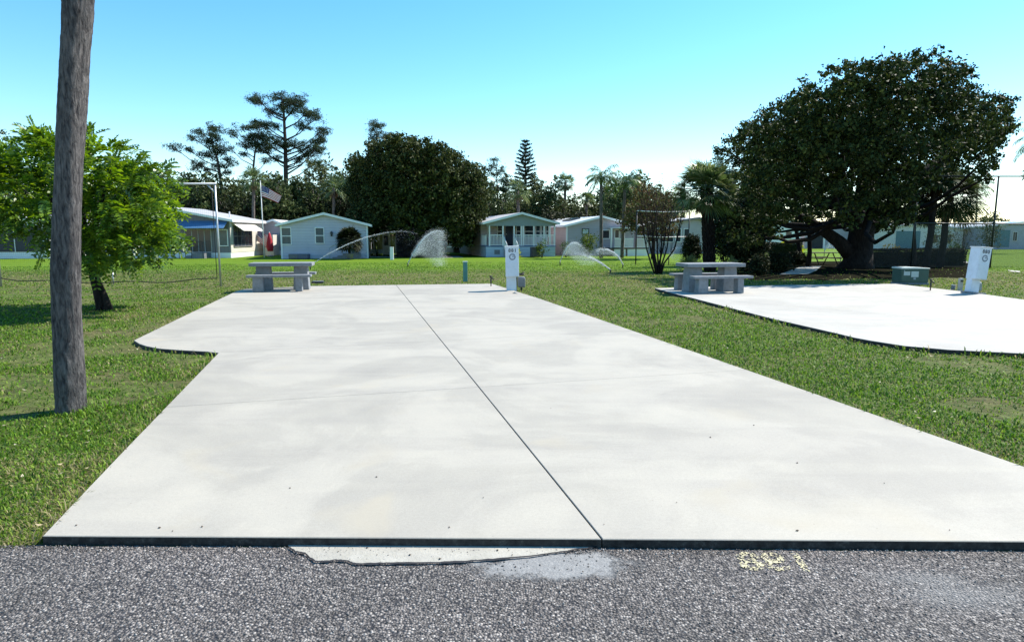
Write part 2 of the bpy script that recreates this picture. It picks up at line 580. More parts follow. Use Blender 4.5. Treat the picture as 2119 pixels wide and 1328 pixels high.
# ---- road
ZR = -0.046
eL, eR = G(0, 1127, ZR), G(2119, 1139, ZR)
ed = (eR - eL).normalized()
road_z = ZR
def on_edge(t):
    return eL + ed * t
def road_mat():
    m, nt, b = newmat('exposed_aggregate_asphalt')
    co = coords(nt)
    vo = nt.nodes.new('ShaderNodeTexVoronoi')
    vo.inputs['Scale'].default_value = 88.0
    nt.links.new(co, vo.inputs['Vector'])
    vo2 = nt.nodes.new('ShaderNodeTexVoronoi')
    vo2.inputs['Scale'].default_value = 210.0
    nt.links.new(co, vo2.inputs['Vector'])
    sp = nt.nodes.new('ShaderNodeSeparateColor')
    nt.links.new(vo.outputs['Color'], sp.inputs[0])
    sp2 = nt.nodes.new('ShaderNodeSeparateColor')
    nt.links.new(vo2.outputs['Color'], sp2.inputs[0])
    c1 = ramp(nt, sp.outputs[0], [(0.0, (0.012, 0.010, 0.010)), (0.30, (0.065, 0.058, 0.053)), (0.6, (0.165, 0.148, 0.136)), (0.86, (0.30, 0.268, 0.243)), (1.0, (0.62, 0.57, 0.51))])
    c2 = ramp(nt, sp2.outputs[1], [(0.0, (0.016, 0.015, 0.015)), (0.5, (0.125, 0.112, 0.103)), (1.0, (0.36, 0.33, 0.30))])
    c = mix(nt, 0.45, c1, c2)
    tar = math_(nt, 'GREATER_THAN', vo.outputs['Distance'], 0.62)
    c = mix(nt, math_(nt, 'MULTIPLY', tar, 0.85), c, (0.025, 0.025, 0.03))
    big = noise(nt, co, 0.8, 6, 0.6)
    c = mix(nt, 1.0, c, ramp(nt, big, [(0.3, (0.82, 0.82, 0.83)), (0.7, (1.18, 1.17, 1.2))]), 'MULTIPLY')
    # cement washed over the stones beside the broken patch
    s = nt.nodes.new('ShaderNodeSeparateXYZ')
    nt.links.new(co, s.inputs[0])
    def blot(px, py, rx, ry, lo, hi):
        dx = math_(nt, 'MULTIPLY', math_(nt, 'SUBTRACT', s.outputs['X'], px), 1 / rx)
        dy = math_(nt, 'MULTIPLY', math_(nt, 'SUBTRACT', s.outputs['Y'], py), 1 / ry)
        d = math_(nt, 'SQRT', math_(nt, 'ADD', math_(nt, 'MULTIPLY', dx, dx), math_(nt, 'MULTIPLY', dy, dy)))
        nz = noise(nt, co, 7.0, 8, 0.75)
        d = math_(nt, 'ADD', d, math_(nt, 'MULTIPLY', math_(nt, 'SUBTRACT', nz, 0.5), 1.5))
        return ramp(nt, d, [(lo, 1.0), (hi, 0.0)])
    q = G(1150, 1168, ZR)
    m1 = blot(q.x, q.y, 0.50, 0.19, 0.62, 0.85)
    q = G(1990, 1230, ZR)
    m2 = blot(q.x, q.y, 0.35, 0.16, 0.2, 1.0)
    q = G(1900, 1195, ZR)
    m3 = blot(q.x, q.y, 0.3, 0.1, 0.2, 1.0)
    cem = ramp(nt, noise(nt, co, 30, 6, 0.7), [(0.3, (0.20, 0.20, 0.20)), (0.7, (0.30, 0.30, 0.295))])
    c = mix(nt, math_(nt, 'MULTIPLY', m1, 0.85), c, cem)
    c = mix(nt, math_(nt, 'MULTIPLY', m2, 0.42), c, cem)
    c = mix(nt, math_(nt, 'MULTIPLY', m3, 0.35), c, cem)
    nt.links.new(c, b.inputs['Base Color'])
    b.inputs['Roughness'].default_value = 0.8
    b.inputs['Specular IOR Level'].default_value = 0.3
    hgt = math_(nt, 'SUBTRACT', 1.0, vo.outputs['Distance'])
    hgt = math_(nt, 'ADD', hgt, math_(nt, 'MULTIPLY', sp.outputs[2], 0.6))
    hgt = math_(nt, 'MULTIPLY', hgt, math_(nt, 'SUBTRACT', 1.0, math_(nt, 'MULTIPLY', m1, 0.8)))
    bump(nt, b, hgt, 1.0, 0.010)
    return m
M_ROAD = road_mat()
rnd = random.Random(3)
pe = []
t = -30.0
while t < 40:
    p = on_edge(t)
    j = rnd.uniform(-0.012, 0.012) if -2 < t < 8 else 0
    pe.append((p.x, p.y + j, ZR))
    t += 0.06 if -2 < t < 8 else 2.0
mb = MB()
vs = [(p[0], -4.5, ZR) for p in pe] + pe
n_ = len(pe)
mb.add(vs, [(i, i + 1, n_ + i + 1, n_ + i) for i in range(n_ - 1)])
tag(mb.build('road', M_ROAD), kind='structure')

# ---- concrete pads with real sawn joints
def conc_mat(name, base, stain, shade_sides=True):
    m, nt, b = newmat(name)
    co = coords(nt)
    s = nt.nodes.new('ShaderNodeSeparateXYZ')
    nt.links.new(co, s.inputs[0])
    big = noise(nt, co, 0.55, 9, 0.62, 0.7)
    med = noise(nt, co, 2.3, 7, 0.6, 0.3)
    fine = noise(nt, co, 140.0, 3, 0.8)
    mp = nt.nodes.new('ShaderNodeMapping')
    mp.inputs['Rotation'].default_value = (0, 0, R(-8))
    mp.inputs['Scale'].default_value = (0.22, 1.7, 1)
    nt.links.new(co, mp.inputs[0])
    streak = noise(nt, mp.outputs[0], 1.0, 6, 0.62, 0.5)
    c = ramp(nt, big, [(0.44, base), (0.50, tuple((x * 0.72 + y * 0.28) for x, y in zip(base, stain))), (0.53, tuple((x * 0.45 + y * 0.55) for x, y in zip(base, stain))), (0.70, stain)])
    c = mix(nt, 1.0, c, ramp(nt, med, [(0.3, (0.93, 0.93, 0.935)), (0.7, (1.04, 1.035, 1.02))]), 'MULTIPLY')
    c = mix(nt, 1.0, c, ramp(nt, streak, [(0.40, (0.955, 0.955, 0.96)), (0.50, (1.015, 1.015, 1.01))]), 'MULTIPLY')
    c = mix(nt, 1.0, c, ramp(nt, fine, [(0.25, (0.82, 0.82, 0.82)), (0.7, (1.10, 1.10, 1.09))]), 'MULTIPLY')
    grain = noise(nt, co, 48.0, 4, 0.7)
    c = mix(nt, 1.0, c, ramp(nt, grain, [(0.3, (0.93, 0.93, 0.93)), (0.7, (1.05, 1.05, 1.05))]), 'MULTIPLY')
    rust = ramp(nt, noise(nt, co, 0.9, 3, 0.5, 1.2), [(0.60, 0.0), (0.74, 0.5)])
    c = mix(nt, rust, c, (base[0] * 0.98, base[1] * 0.93, base[2] * 0.82))
    # fine pits
    vo = nt.nodes.new('ShaderNodeTexVoronoi')
    vo.inputs['Scale'].default_value = 9.0
    nt.links.new(co, vo.inputs['Vector'])
    pit = math_(nt, 'LESS_THAN', vo.outputs['Distance'], 0.035)
    c = mix(nt, math_(nt, 'MULTIPLY', pit, 0.5), c, (0.16, 0.14, 0.12))
    # side faces darkened: the shade on them is put into the colour
    gme = nt.nodes.new('ShaderNodeNewGeometry')
    sn = nt.nodes.new('ShaderNodeSeparateXYZ')
    nt.links.new(gme.outputs['Normal'], sn.inputs[0])
    side = math_(nt, 'LESS_THAN', sn.outputs['Z'], 0.35)
    side_shade = ramp(nt, noise(nt, co, 22, 9, 0.8), [(0.38, (0.008, 0.008, 0.009)), (0.55, (0.035, 0.033, 0.032)), (0.72, (0.12, 0.115, 0.105))])
    c = mix(nt, side, c, side_shade)
    nt.links.new(c, b.inputs['Base Color'])
    b.inputs['Roughness'].default_value = 0.72
    b.inputs['Specular IOR Level'].default_value = 0.35
    bump(nt, b, math_(nt, 'ADD', fine, math_(nt, 'MULTIPLY', med, 0.5)), 0.22, 0.003)
    return m
M_PAD = conc_mat('worn_concrete', (0.400, 0.370, 0.322), (0.325, 0.302, 0.265))
M_PAD2 = conc_mat('clean_concrete', (0.43, 0.41, 0.375), (0.37, 0.35, 0.32))

def clip(poly, a, b, off, keep):
    """part of a polygon at least off away from line ab on side keep"""
    d = (b - a).normalized()
    nrm = Vector((-d.y, d.x)) * keep
    def sdst(p):
        return (p - a).dot(nrm) - off
    out = []
    for i in range(len(poly)):
        p, q = poly[i], poly[(i + 1) % len(poly)]
        sp1, sq = sdst(p), sdst(q)
        if sp1 >= 0:
            out.append(p)
        if (sp1 >= 0) != (sq >= 0):
            out.append(p + (q - p) * (sp1 / (sp1 - sq)))
    return out

def area2(poly):
    return sum(poly[i].x * poly[(i + 1) % len(poly)].y - poly[(i + 1) % len(poly)].x * poly[i].y for i in range(len(poly))) / 2

def g2(u, v):
    p = G(u, v, 0.0)
    return Vector((p.x, p.y))

pad1 = [g2(*p) for p in [(88, 1108), (166, 1026), (254, 934), (350, 835), (452, 730), (428, 727), (372, 724), (330, 721), (303, 716), (288, 711), (277, 704), (380, 654),
                         (458, 617), (490, 602), (509, 597.5), (640, 592), (820, 589.5), (1018, 587), (1120, 619), (1545, 765), (2119, 965), (2572, 1122)]]
j_long = (g2(820, 590), g2(1238, 1105))
j_cross = [(g2(345, 842), g2(1545, 765)), (g2(452, 729), g2(1310, 684)), (g2(435, 636), g2(1100, 612))]

def pad(name, poly, lines, m, gap=0.0035, z0=0.0):
    if area2(poly) < 0:
        poly = poly[::-1]
    pieces = [poly]
    for a, b, rng_only in lines:
        nxt = []
        for pc in pieces:
            if rng_only and not rng_only(pc):
                nxt.append(pc)
                continue
            for k in (1, -1):
                q = clip(pc, a, b, gap, k)
                if len(q) > 2 and abs(area2(q)) > 0.02:
                    nxt.append(q)
        pieces = nxt
    mb = MB()
    for pc in pieces:
        # small worn bevel: inset top
        n = len(pc)
        cx_ = sum((p.x for p in pc)) / n
        vs, fs = [], []
        ins = []
        for i in range(n):
            p0, p1, p2 = pc[i - 1], pc[i], pc[(i + 1) % n]
            d1 = (p1 - p0); d2 = (p2 - p1)
            if d1.length < 1e-6 or d2.length < 1e-6:
                ins.append(p1)
                continue
            n1 = Vector((-d1.y, d1.x)).normalized()
            n2 = Vector((-d2.y, d2.x)).normalized()
            nn = (n1 + n2)
            nn = nn / max(0.5, nn.length_squared / 2)
            ins.append(p1 + nn * 0.004)
        for p in ins:
            vs.append((p.x, p.y, z0))
        for p in pc:
            vs.append((p.x, p.y, z0 - 0.004))
        for p in pc:
            vs.append((p.x, p.y, z0 - 0.16))
        fs.append(list(range(n)))
        for i in range(n):
            j = (i + 1) % n
            fs.append([n + i, n + j, j, i])
            fs.append([2 * n + i, 2 * n + j, n + j, n + i])
        mb.add(vs, fs)
    return mb.build(name, m)

pd = pad('concrete_pad', pad1, [(j_long[0], j_long[1], None)] + [(a, b, None) for a, b in j_cross], M_PAD)
tag(pd, kind='structure')
mb = MB()
cen = sum(pad1, Vector((0, 0))) / len(pad1)
mb.add([(*(cen + (p - cen) * 0.985), -0.03) for p in pad1], [list(range(len(pad1)))[::(1 if area2(pad1) > 0 else -1)]])
M_JOINT = plain('joint_soil', (0.045, 0.04, 0.035), 0.9, 0.3, 20)
tag(mb.build('joint_filling', M_JOINT), kind='structure')

pad2 = [g2(*p) for p in [(1355, 597), (1396, 608.5), (1435, 618), (1515, 639), (1600, 661), (1670, 677), (1740, 693), (1768, 700), (1800, 706), (1870, 717), (1960, 725),
                         (2119, 733), (2500, 752), (3000, 775), (3000, 680), (2600, 665), (2119, 621), (1990, 603.5), (1853, 588), (1720, 589), (1550, 592)]]
pd = pad('neighbour_concrete_pad', pad2, [(g2(1700, 640), g2(2400, 700), None)], M_PAD2, gap=0.002, z0=0.012)
tag(pd, kind='structure')

# broken cement apron lying over the road edge
outl = [(596, 1129), (612, 1139), (632, 1143), (640, 1151), (655, 1160), (672, 1159), (700, 1157), (718, 1158), (733, 1164), (760, 1164.5), (800, 1163), (870, 1163), (930, 1161), (1000, 1157),
        (1060, 1152), (1110, 1148), (1160, 1140), (1205, 1134), (1235, 1129.5)]
sub = []
rnd = random.Random(8)
for i in range(len(outl) - 1):
    for k in range(6):
        t = k / 6
        sub.append((outl[i][0] * (1 - t) + outl[i + 1][0] * t, outl[i][1] * (1 - t) + outl[i + 1][1] * t + rnd.uniform(-0.8, 0.8)))
sub.append(outl[-1])
M_APRON = plain('broken_cement', (0.37, 0.35, 0.305), 0.85, 0.12, 7.0, bumpy=0.4, grime=(0.31, 0.29, 0.24))
edge_top = [(1235, 1128.7), (590, 1126.6)]
mb = MB()
low = [G(u, v, ZR + 0.004) for u, v in sub]
hi = [G(u, 1127.0 + 1.5 * (u - 590) / 640, ZR + 0.004) for u, v in sub]
n_ = len(sub)
mb.add(low + hi, [(i, i + 1, n_ + i + 1, n_ + i) for i in range(n_ - 1)])
ap = mb.build('cement_apron', M_APRON)
tag(ap, kind='structure')
mb = MB()
M_TAR = plain('tar_edge', (0.014, 0.013, 0.016), 0.8, 0.3, 30)
lo2 = []
for i, (u, v) in enumerate(sub):
    wdt = 1.8 + 1.8 * abs(math.sin(i * 0.37)) + rnd.uniform(-0.6, 0.6)
    if u > 1080:
        wdt *= 0.5
    lo2.append(G(u, v + wdt, ZR + 0.008))
up2 = [G(u, v - 0.6, ZR + 0.008) for u, v in sub]
mb.add(lo2 + up2, [(i, i + 1, n_ + i + 1, n_ + i) for i in range(n_ - 1)])
tag(mb.build('tar_crack', M_TAR), kind='structure')

# faded site number stencilled on the road, reading from the road side
def numpaint():
    m, nt, b = newmat('worn_cream_paint')
    co = coords(nt)
    n = noise(nt, co, 60, 5, 0.7)
    nt.links.new(ramp(nt, n, [(0.3, (0.36, 0.31, 0.17)), (0.6, (0.55, 0.50, 0.32))]), b.inputs['Base Color'])
    b.inputs['Roughness'].default_value = 0.8
    vo = nt.nodes.new('ShaderNodeTexVoronoi')
    vo.inputs['Scale'].default_value = 95.0
    nt.links.new(co, vo.inputs['Vector'])
    a = math_(nt, 'ADD', vo.outputs['Distance'], math_(nt, 'MULTIPLY', math_(nt, 'SUBTRACT', noise(nt, co, 25, 4, 0.6), 0.5), 1.4))
    nt.links.new(math_(nt, 'LESS_THAN', a, 0.50), b.inputs['Alpha'])
    return m
q0, q1 = G(1545, 1163, ZR), G(1665, 1166, ZR)
qc = (q0 + q1) / 2
vx = (q1 - q0).normalized()
vyd = (G(1618, 1148, ZR) - G(1640, 1180, ZR)).normalized()
Mt = Matrix(((vx.x, vyd.x, 0, qc.x), (vx.y, vyd.y, 0, qc.y), (0, 0, 1, ZR + 0.004), (0, 0, 0, 1)))
tm = text_mb('881', 0.24, Mt, 0.0, 0.006, 1.0)
# stretch to the stencil's width
pn = tm.build('painted_site_number', numpaint())
tag(pn, kind='structure')

OAK_SHADE = [G(u, v) for u, v in ((1500, 570), (1560, 580), (1640, 577), (1700, 580), (1780, 576), (1850, 579), (1920, 574), (2005, 576), (2012, 566), (2030, 556), (2015, 545), (1900, 541), (1700, 541), (1560, 545), (1490, 552))]  # outline of a dark sheet that paints the oak's shade onto the lawn
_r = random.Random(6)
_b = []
for i in range(len(OAK_SHADE)):
    p, q = OAK_SHADE[i], OAK_SHADE[(i + 1) % len(OAK_SHADE)]
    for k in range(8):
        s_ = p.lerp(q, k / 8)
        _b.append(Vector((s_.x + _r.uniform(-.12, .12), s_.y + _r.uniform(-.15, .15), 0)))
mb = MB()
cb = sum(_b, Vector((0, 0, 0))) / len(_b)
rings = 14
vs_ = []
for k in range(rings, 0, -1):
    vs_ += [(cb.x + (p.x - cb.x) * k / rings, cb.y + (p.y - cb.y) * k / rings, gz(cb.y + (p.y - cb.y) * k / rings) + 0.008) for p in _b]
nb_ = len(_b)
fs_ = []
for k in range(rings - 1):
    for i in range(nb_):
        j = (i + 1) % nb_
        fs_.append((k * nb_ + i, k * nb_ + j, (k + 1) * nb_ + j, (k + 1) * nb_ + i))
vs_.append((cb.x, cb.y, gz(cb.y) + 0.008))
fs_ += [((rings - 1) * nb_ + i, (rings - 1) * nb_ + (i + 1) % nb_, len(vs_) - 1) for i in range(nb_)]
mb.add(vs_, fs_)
tag(mb.build('oak_shade_sheet', plain('painted_oak_shade', (0.014, 0.013, 0.010), 1.0, 0.5, 5.0, bumpy=0.8, spec=0.0, grime=(0.030, 0.036, 0.014))), kind='structure')

# ================================================================== GRASS
def inside(px, py, poly):
    r = np.zeros(len(px), bool)
    n = len(poly)
    j = n - 1
    for i in range(n):
        xi, yi, xj, yj = poly[i].x, poly[i].y, poly[j].x, poly[j].y
        c = ((yi > py) != (yj > py)) & (px < (xj - xi) * (py - yi) / (yj - yi + 1e-12) + xi)
        r ^= c
        j = i
    return r

def vnoise(x, y, s, seed):
    r = np.random.default_rng(seed)
    g = r.random((64, 64))
    xx, yy = x * s + 1000, y * s + 1000
    xi, yi = np.floor(xx).astype(int), np.floor(yy).astype(int)
    fx, fy = xx - xi, yy - yi
    fx, fy = fx * fx * (3 - 2 * fx), fy * fy * (3 - 2 * fy)
    a = g[xi % 64, yi % 64]; b = g[(xi + 1) % 64, yi % 64]
    c = g[xi % 64, (yi + 1) % 64]; d = g[(xi + 1) % 64, (yi + 1) % 64]
    return (a * (1 - fx) + b * fx) * (1 - fy) + (c * (1 - fx) + d * fx) * fy

def grass():
    rng = np.random.default_rng(11)
    n = 800000
    # radial law: denser near the road, thinner with distance
    D0, D1 = 2.6, 46.0
    k = rng.random(n)
    D = D0 * (D1 / D0) ** (k ** 1.15)
    th = rng.uniform(R(-50), R(50), n)
    x, y = D * np.sin(th), D * np.cos(th)
    ex, ey = ed.x, ed.y
    sdist = (x - eL.x) * (-ey) + (y - eL.y) * ex
    shadep = [Vector((q.x, q.y)) for q in OAK_SHADE]
    keep = (~inside(x, y, shadep) | (rng.random(n) < 0.06)) & (sdist > -0.02 + 0.05 * (vnoise(x, y, 3, 3) - 0.5)) & ~((sdist < 0.12) & (x > pad1[0].x - 0.03) & (x < 6)) & ~inside(x, y, pad1) & ~inside(x, y, pad2)
    # bare, dry patches
    nb = vnoise(x, y, 0.9, 21) * 0.6 + vnoise(x, y, 2.7, 22) * 0.4
    keep &= ~((nb < 0.33) & (rng.random(n) < 0.8))
    x, y, D, nb = x[keep], y[keep], D[keep], nb[keep]
    n = len(x)
    z = gzv(y)
    sc_ = np.clip((D / 5.0) ** 0.75, 0.75, 4.0)
    tall = 0.6 + 0.9 * (vnoise(x, y, 1.7, 31) * 0.5 + vnoise(x, y, 5.1, 32) * 0.5)
    Lg = rng.uniform(0.018, 0.044, n) * tall * np.clip(sc_, 1, 1.25) * 1.0
    W = rng.uniform(0.0024, 0.0055, n) * sc_
    def seg0(px, py, a, b):
        d = b - a
        t = np.clip(((px - a.x) * d.x + (py - a.y) * d.y) / d.length_squared, 0, 1)
        return np.hypot(px - (a.x + d.x * t), py - (a.y + d.y * t))
    near = np.full(n, 9.0)
    for poly in (pad1, pad2):
        for i in range(len(poly)):
            near = np.minimum(near, seg0(x, y, poly[i], poly[(i + 1) % len(poly)]))
    tk = G(146, 850)
    dt = np.hypot(x - tk.x, y - tk.y)
    fringe = vnoise(x, y, 2.3, 61) * 0.6 + vnoise(x, y, 7.0, 62) * 0.4
    Lg *= 1 + 1.3 * (near < 0.06) * (fringe > 0.42) + 1.1 * (dt < 0.30) * rng.random(n)
    a = rng.uniform(0, 2 * PI, n)
    lean = rng.uniform(0.3, 1.55, n)
    dx, dy = np.cos(a), np.sin(a)
    sx, sy = -dy, dx
    V = np.empty((n, 5, 3), np.float32)
    hx = Lg * np.sin(lean)
    hz = Lg * np.cos(lean) * 0.95
    for i, (fr, zf, wf) in enumerate([(0, 0, 1), (0, 0, -1), (0.45, 0.62, -0.85), (0.45, 0.62, 0.85), (1.0, 0.88, 0)]):
        V[:, i, 0] = x + dx * hx * fr + sx * W * wf
        V[:, i, 1] = y + dy * hx * fr + sy * W * wf
        V[:, i, 2] = z + hz * zf * (1.15 if i < 4 else 1.0) - 0.002
    me = bpy.data.meshes.new('lawn_grass')
    me.vertices.add(n * 5)
    me.vertices.foreach_set('co', V.reshape(-1))
    base = np.arange(n, dtype=np.int32)[:, None] * 5
    loops = np.concatenate([base + np.array([[0, 1, 2, 3]]), base + np.array([[3, 2, 4]])], 1).astype(np.int32)
    me.loops.add(n * 7)
    me.loops.foreach_set('vertex_index', loops.ravel())
    me.polygons.add(n * 2)
    ls = (np.arange(n)[:, None] * 7 + np.array([[0, 4]])).ravel().astype(np.int32)
    lt = np.tile(np.array([4, 3], np.int32), n)
    me.polygons.foreach_set('loop_start', ls)
    me.polygons.foreach_set('loop_total', lt)
    me.update(calc_edges=True)
    # per-blade colour
    pal = np.array([[0.035, 0.085, 0.008], [0.070, 0.155, 0.010], [0.125, 0.235, 0.016], [0.18, 0.26, 0.03], [0.20, 0.19, 0.07], [0.30, 0.26, 0.13]])
    yel = np.clip((nb - 0.55) * 1.2, -0.3, 0.5) * -1
    dry = vnoise(x, y, 0.5, 41) * 0.55 + vnoise(x, y, 1.9, 42) * 0.45
    # trodden, straw-coloured strip along the pads' edges
    def seg(px, py, a, b):
        d = b - a
        L2 = d.length_squared
        t = np.clip(((px - a.x) * d.x + (py - a.y) * d.y) / L2, 0, 1)
        return np.hypot(px - (a.x + d.x * t), py - (a.y + d.y * t))
    dm = np.full(n, 9.0)
    for poly in (pad1, pad2):
        for i in range(len(poly)):
            dm = np.minimum(dm, seg(x, y, poly[i], poly[(i + 1) % len(poly)]))
    dryp = np.clip((dry - 0.52) * 2.4, 0, 0.75) + np.clip(0.60 - dm * 1.5, 0, 0.6) * (0.5 + dry) + np.clip((y - 17) / 6, 0, 0.35) * (y < 27)
    r = rng.random(n)
    idx = np.where(r < dryp * 0.75, rng.integers(3, 6, n), rng.choice([0, 1, 1, 2, 2, 3], n))
    col = pal[idx] * rng.uniform(0.75, 1.25, (n, 1))
    colv = np.ones((n, 5, 4), np.float32)
    colv[:, :, :3] = col[:, None, :]
    at = me.color_attributes.new('blade', 'FLOAT_COLOR', 'POINT')
    at.data.foreach_set('color', colv.ravel())
    m, nt, b = newmat('grass_blades')
    an = nt.nodes.new('ShaderNodeAttribute')
    an.attribute_name = 'blade'
    nt.links.new(an.outputs['Color'], b.inputs['Base Color'])
    b.inputs['Roughness'].default_value = 0.6
    b.inputs['Specular IOR Level'].default_value = 0.22
    t = nt.nodes.new('ShaderNodeBsdfTranslucent')
    hs = nt.nodes.new('ShaderNodeHueSaturation')
    hs.inputs['Value'].default_value = 1.33
    nt.links.new(an.outputs['Color'], hs.inputs['Color'])
    nt.links.new(hs.outputs[0], t.inputs[0])
    ms = nt.nodes.new('ShaderNodeMixShader')
    ms.inputs[0].default_value = 0.35
    nt.links.new(b.outputs[0], ms.inputs[1])
    nt.links.new(t.outputs[0], ms.inputs[2])
    nt.links.new(ms.outputs[0], nt.nodes['Material Output'].inputs[0])
    o = link('lawn_grass', me, None, m)
    tag(o, 'short coarse lawn grass between and behind the concrete pads', 'grass', kind='stuff')
grass()

# ================================================================== HOUSES
def zz(v, Y):
    return A(1060, v, Y).z

class House:
    def __init__(s, name, label, cat, uL, uR, vb, Y, yaw, group=None):
        s.yaw = R(yaw)
        s.Y = Y
        p0 = A(uL, vb, Y)
        s.gz = gz(Y)
        s.p0 = Vector((p0.x, Y, s.gz))
        r = ray(uR, vb)
        k = r.x / r.y
        c, sn = math.cos(s.yaw), math.sin(s.yaw)
        s.w = (k * Y - p0.x) / (c - k * sn)
        s.uL, s.uR = uL, uR
        s.root = thing(name, label, cat, s.p0, s.yaw, group)
    def lx(s, u, y=0.0):
        """local x of the front plane (pushed back by y) where a pixel column meets it"""
        r = ray(u, 500)
        k = r.x / r.y
        c, sn = math.cos(s.yaw), math.sin(s.yaw)
        ox, oy = s.p0.x - sn * y, s.p0.y + c * y
        return (k * oy - ox) / (c - k * sn)
    def lz(s, v, x=0.0, y=0.0):
        Yw = s.p0.y + x * math.sin(s.yaw) + y * math.cos(s.yaw)
        return zz(v, Yw) - s.gz
    def shell(s, eh, rh, L, mw, mr, ridge=0.5, over=0.3, thick=0.14, fascia=None, skirt=None, wall_name='wall', z0=0.0, frontgable=True, y0=0.0):
        w = s.w
        rx = w * ridge
        mb = MB()
        mb.extrude([(0, y0, z0), (w, y0, z0), (w, y0, eh), (rx, y0, rh), (0, y0, eh)], (0, L - y0, 0))
        s.wall = mb.build(wall_name, mw, s.root)
        sl1 = (rh - eh) / rx
        sl2 = (rh - eh) / (w - rx)
        y1, y2 = -over, L + over
        for nm, ax, az, bx, bz in (('roof', -over, eh - sl1 * over, rx, rh), ('roof', rx, rh, w + over, eh - sl2 * over)):
            pass
        mb = MB()
        prof = [(-over, eh - sl1 * over + 0.012), (rx, rh + 0.012), (w + over, eh - sl2 * over + 0.012), (w + over, eh - sl2 * over + thick), (rx, rh + thick), (-over, eh - sl1 * over + thick)]
        mb.extrude([(x, y1, z) for x, z in prof[:2] + [prof[4], prof[5]]], (0, y2 - y1, 0))
        mb.extrude([(x, y1, z) for x, z in [prof[1], prof[2], prof[3], prof[4]]], (0, y2 - y1, 0))
        s.roof = mb.build('roof', mr, s.root)
        if fascia:
            fh = 0.17
            mb = MB()
            mb.extrude([(-over - 0.01, y1 - 0.03, eh - sl1 * over + thick - fh), (rx, y1 - 0.03, rh + thick - fh), (rx, y1 - 0.03, rh + thick + 0.015), (-over - 0.01, y1 - 0.03, eh - sl1 * over + thick + 0.015)], (0, 0.028, 0))
            mb.extrude([(rx, y1 - 0.03, rh + thick - fh), (w + over + 0.01, y1 - 0.03, eh - sl2 * over + thick - fh), (w + over + 0.01, y1 - 0.03, eh - sl2 * over + thick + 0.015), (rx, y1 - 0.03, rh + thick + 0.015)], (0, 0.028, 0))
            for xx, zt in ((-over - 0.06, eh - sl1 * over), (w + over + 0.005, eh - sl2 * over)):
                mb.box(xx, xx + 0.055, y1, y2, zt + thick - fh, zt + thick - 0.005)
            mb.build('fascia', fascia, s.root)
        if skirt:
            mb = MB()
            mb.box(-0.02, w + 0.02, y0 - 0.02, L + 0.02, 0, 0.42)
            mb.build('skirting', skirt, s.root)
        s.eh, s.rh, s.L = eh, rh, L
        return s
    def Mface(s, face, y=0.0):
        if face == 'front':
            return Matrix.Translation((0, y, 0))
        if face == 'left':      # local x of the face runs back along the wall
            return Matrix.Translation((y, 0, 0)) @ Matrix.Rotation(R(-90), 4, 'Z') @ Matrix.Scale(-1, 4, (1, 0, 0))
        if face == 'right':
            return Matrix.Translation((s.w - y, 0, 0)) @ Matrix.Rotation(R(90), 4, 'Z')
    def window(s, x0, x1, z0, z1, face='front', y=0.0, pane=None, fr=None, bars=(1, 2), ft=0.06, proud=0.05):
        M = s.Mface(face, y)
        mb = MB()
        g = 0.003
        mb.box(x0 - ft, x0, -proud, -g, z0 - ft, z1 + ft, M)
        mb.box(x1, x1 + ft, -proud, -g, z0 - ft, z1 + ft, M)
        mb.box(x0, x1, -proud, -g, z1, z1 + ft, M)
        mb.box(x0 - 0.0, x1 + 0.0, -proud - 0.03, -g, z0 - ft, z0, M)
        nx_, nz_ = bars
        for i in range(1, nx_):
            xx = x0 + (x1 - x0) * i / nx_
            mb.box(xx - 0.025, xx + 0.025, -proud + 0.01, -0.022, z0, z1, M)
        for i in range(1, nz_):
            z_ = z0 + (z1 - z0) * i / nz_
            mb.box(x0, x1, -proud + 0.005, -0.024, z_ - 0.03, z_ + 0.03, M)
        f = mb.build('window', fr or M_WHITE2, s.root)
        mb = MB()
        mb.box(x0, x1, -0.018, -0.006, z0, z1, M)
        mb.build('pane', pane or M_GLASS, f)
        return f
    def part(s, name, m, *boxes, parent=None, bevel=0):
        mb = MB()
        for b in boxes:
            mb.box(*b)
        return mb.build(name, m, parent or s.root, bevel)

# --- pale blue gabled home (left centre)
h = House('mobile_home', 'pale blue gabled home with two front windows and a dark potted palm by its door', 'house', 583, 762, 534, 52.0, 11.0)
h.shell(h.lz(466), h.lz(444, h.w / 2), 15.0, M_BLUEW, M_ROOFG, fascia=M_WHITE, skirt=M_BLUEW, ridge=0.5)
h.window(h.lx(584), h.lx(602), h.lz(505), h.lz(472), pane=M_GLASS2)
h.window(h.lx(654), h.lx(670), h.lz(503), h.lz(472), pane=M_GLASS2)
h.part('corner_trim', M_WHITE, (-0.025, 0.10, -0.03, 0.08, 0, h.eh - 0.03))
h.part('corner_trim', M_WHITE, (h.w - 0.1, h.w + 0.025, -0.03, 0.08, 0, h.eh - 0.03))
dx = h.lx(733)
d = h.part('door', M_GLASS2, (dx - 0.38, dx + 0.38, -0.05, -0.004, 0.45, 2.1))
h.part('handle', M_STEEL, (dx - 0.32, dx - 0.27, -0.09, -0.052, 1.2, 1.32), parent=d)
h.part('entry_steps', M_METER, (dx - 0.9, dx + 0.5, -0.75, -0.03, 0, 0.42), (dx - 1.3, dx - 0.91, -0.75, -0.03, 0, 0.25), (dx - 1.7, dx - 1.31, -0.75, -0.03, 0, 0.12))
mb = MB()
mb.tube([(dx - 1.9, -0.72, 0.9), (dx - 0.9, -0.72, 1.35), (dx + 0.45, -0.72, 1.35)], 0.025, 6)
for xx, z0_, z1_ in ((dx - 1.9, 0, 0.9), (dx - 0.9, 0.4, 1.35), (dx - 0.2, 0.42, 1.35), (dx + 0.45, 0.42, 1.35)):
    mb.cyl(xx, -0.72, z0_, z1_, 0.022, n=6)
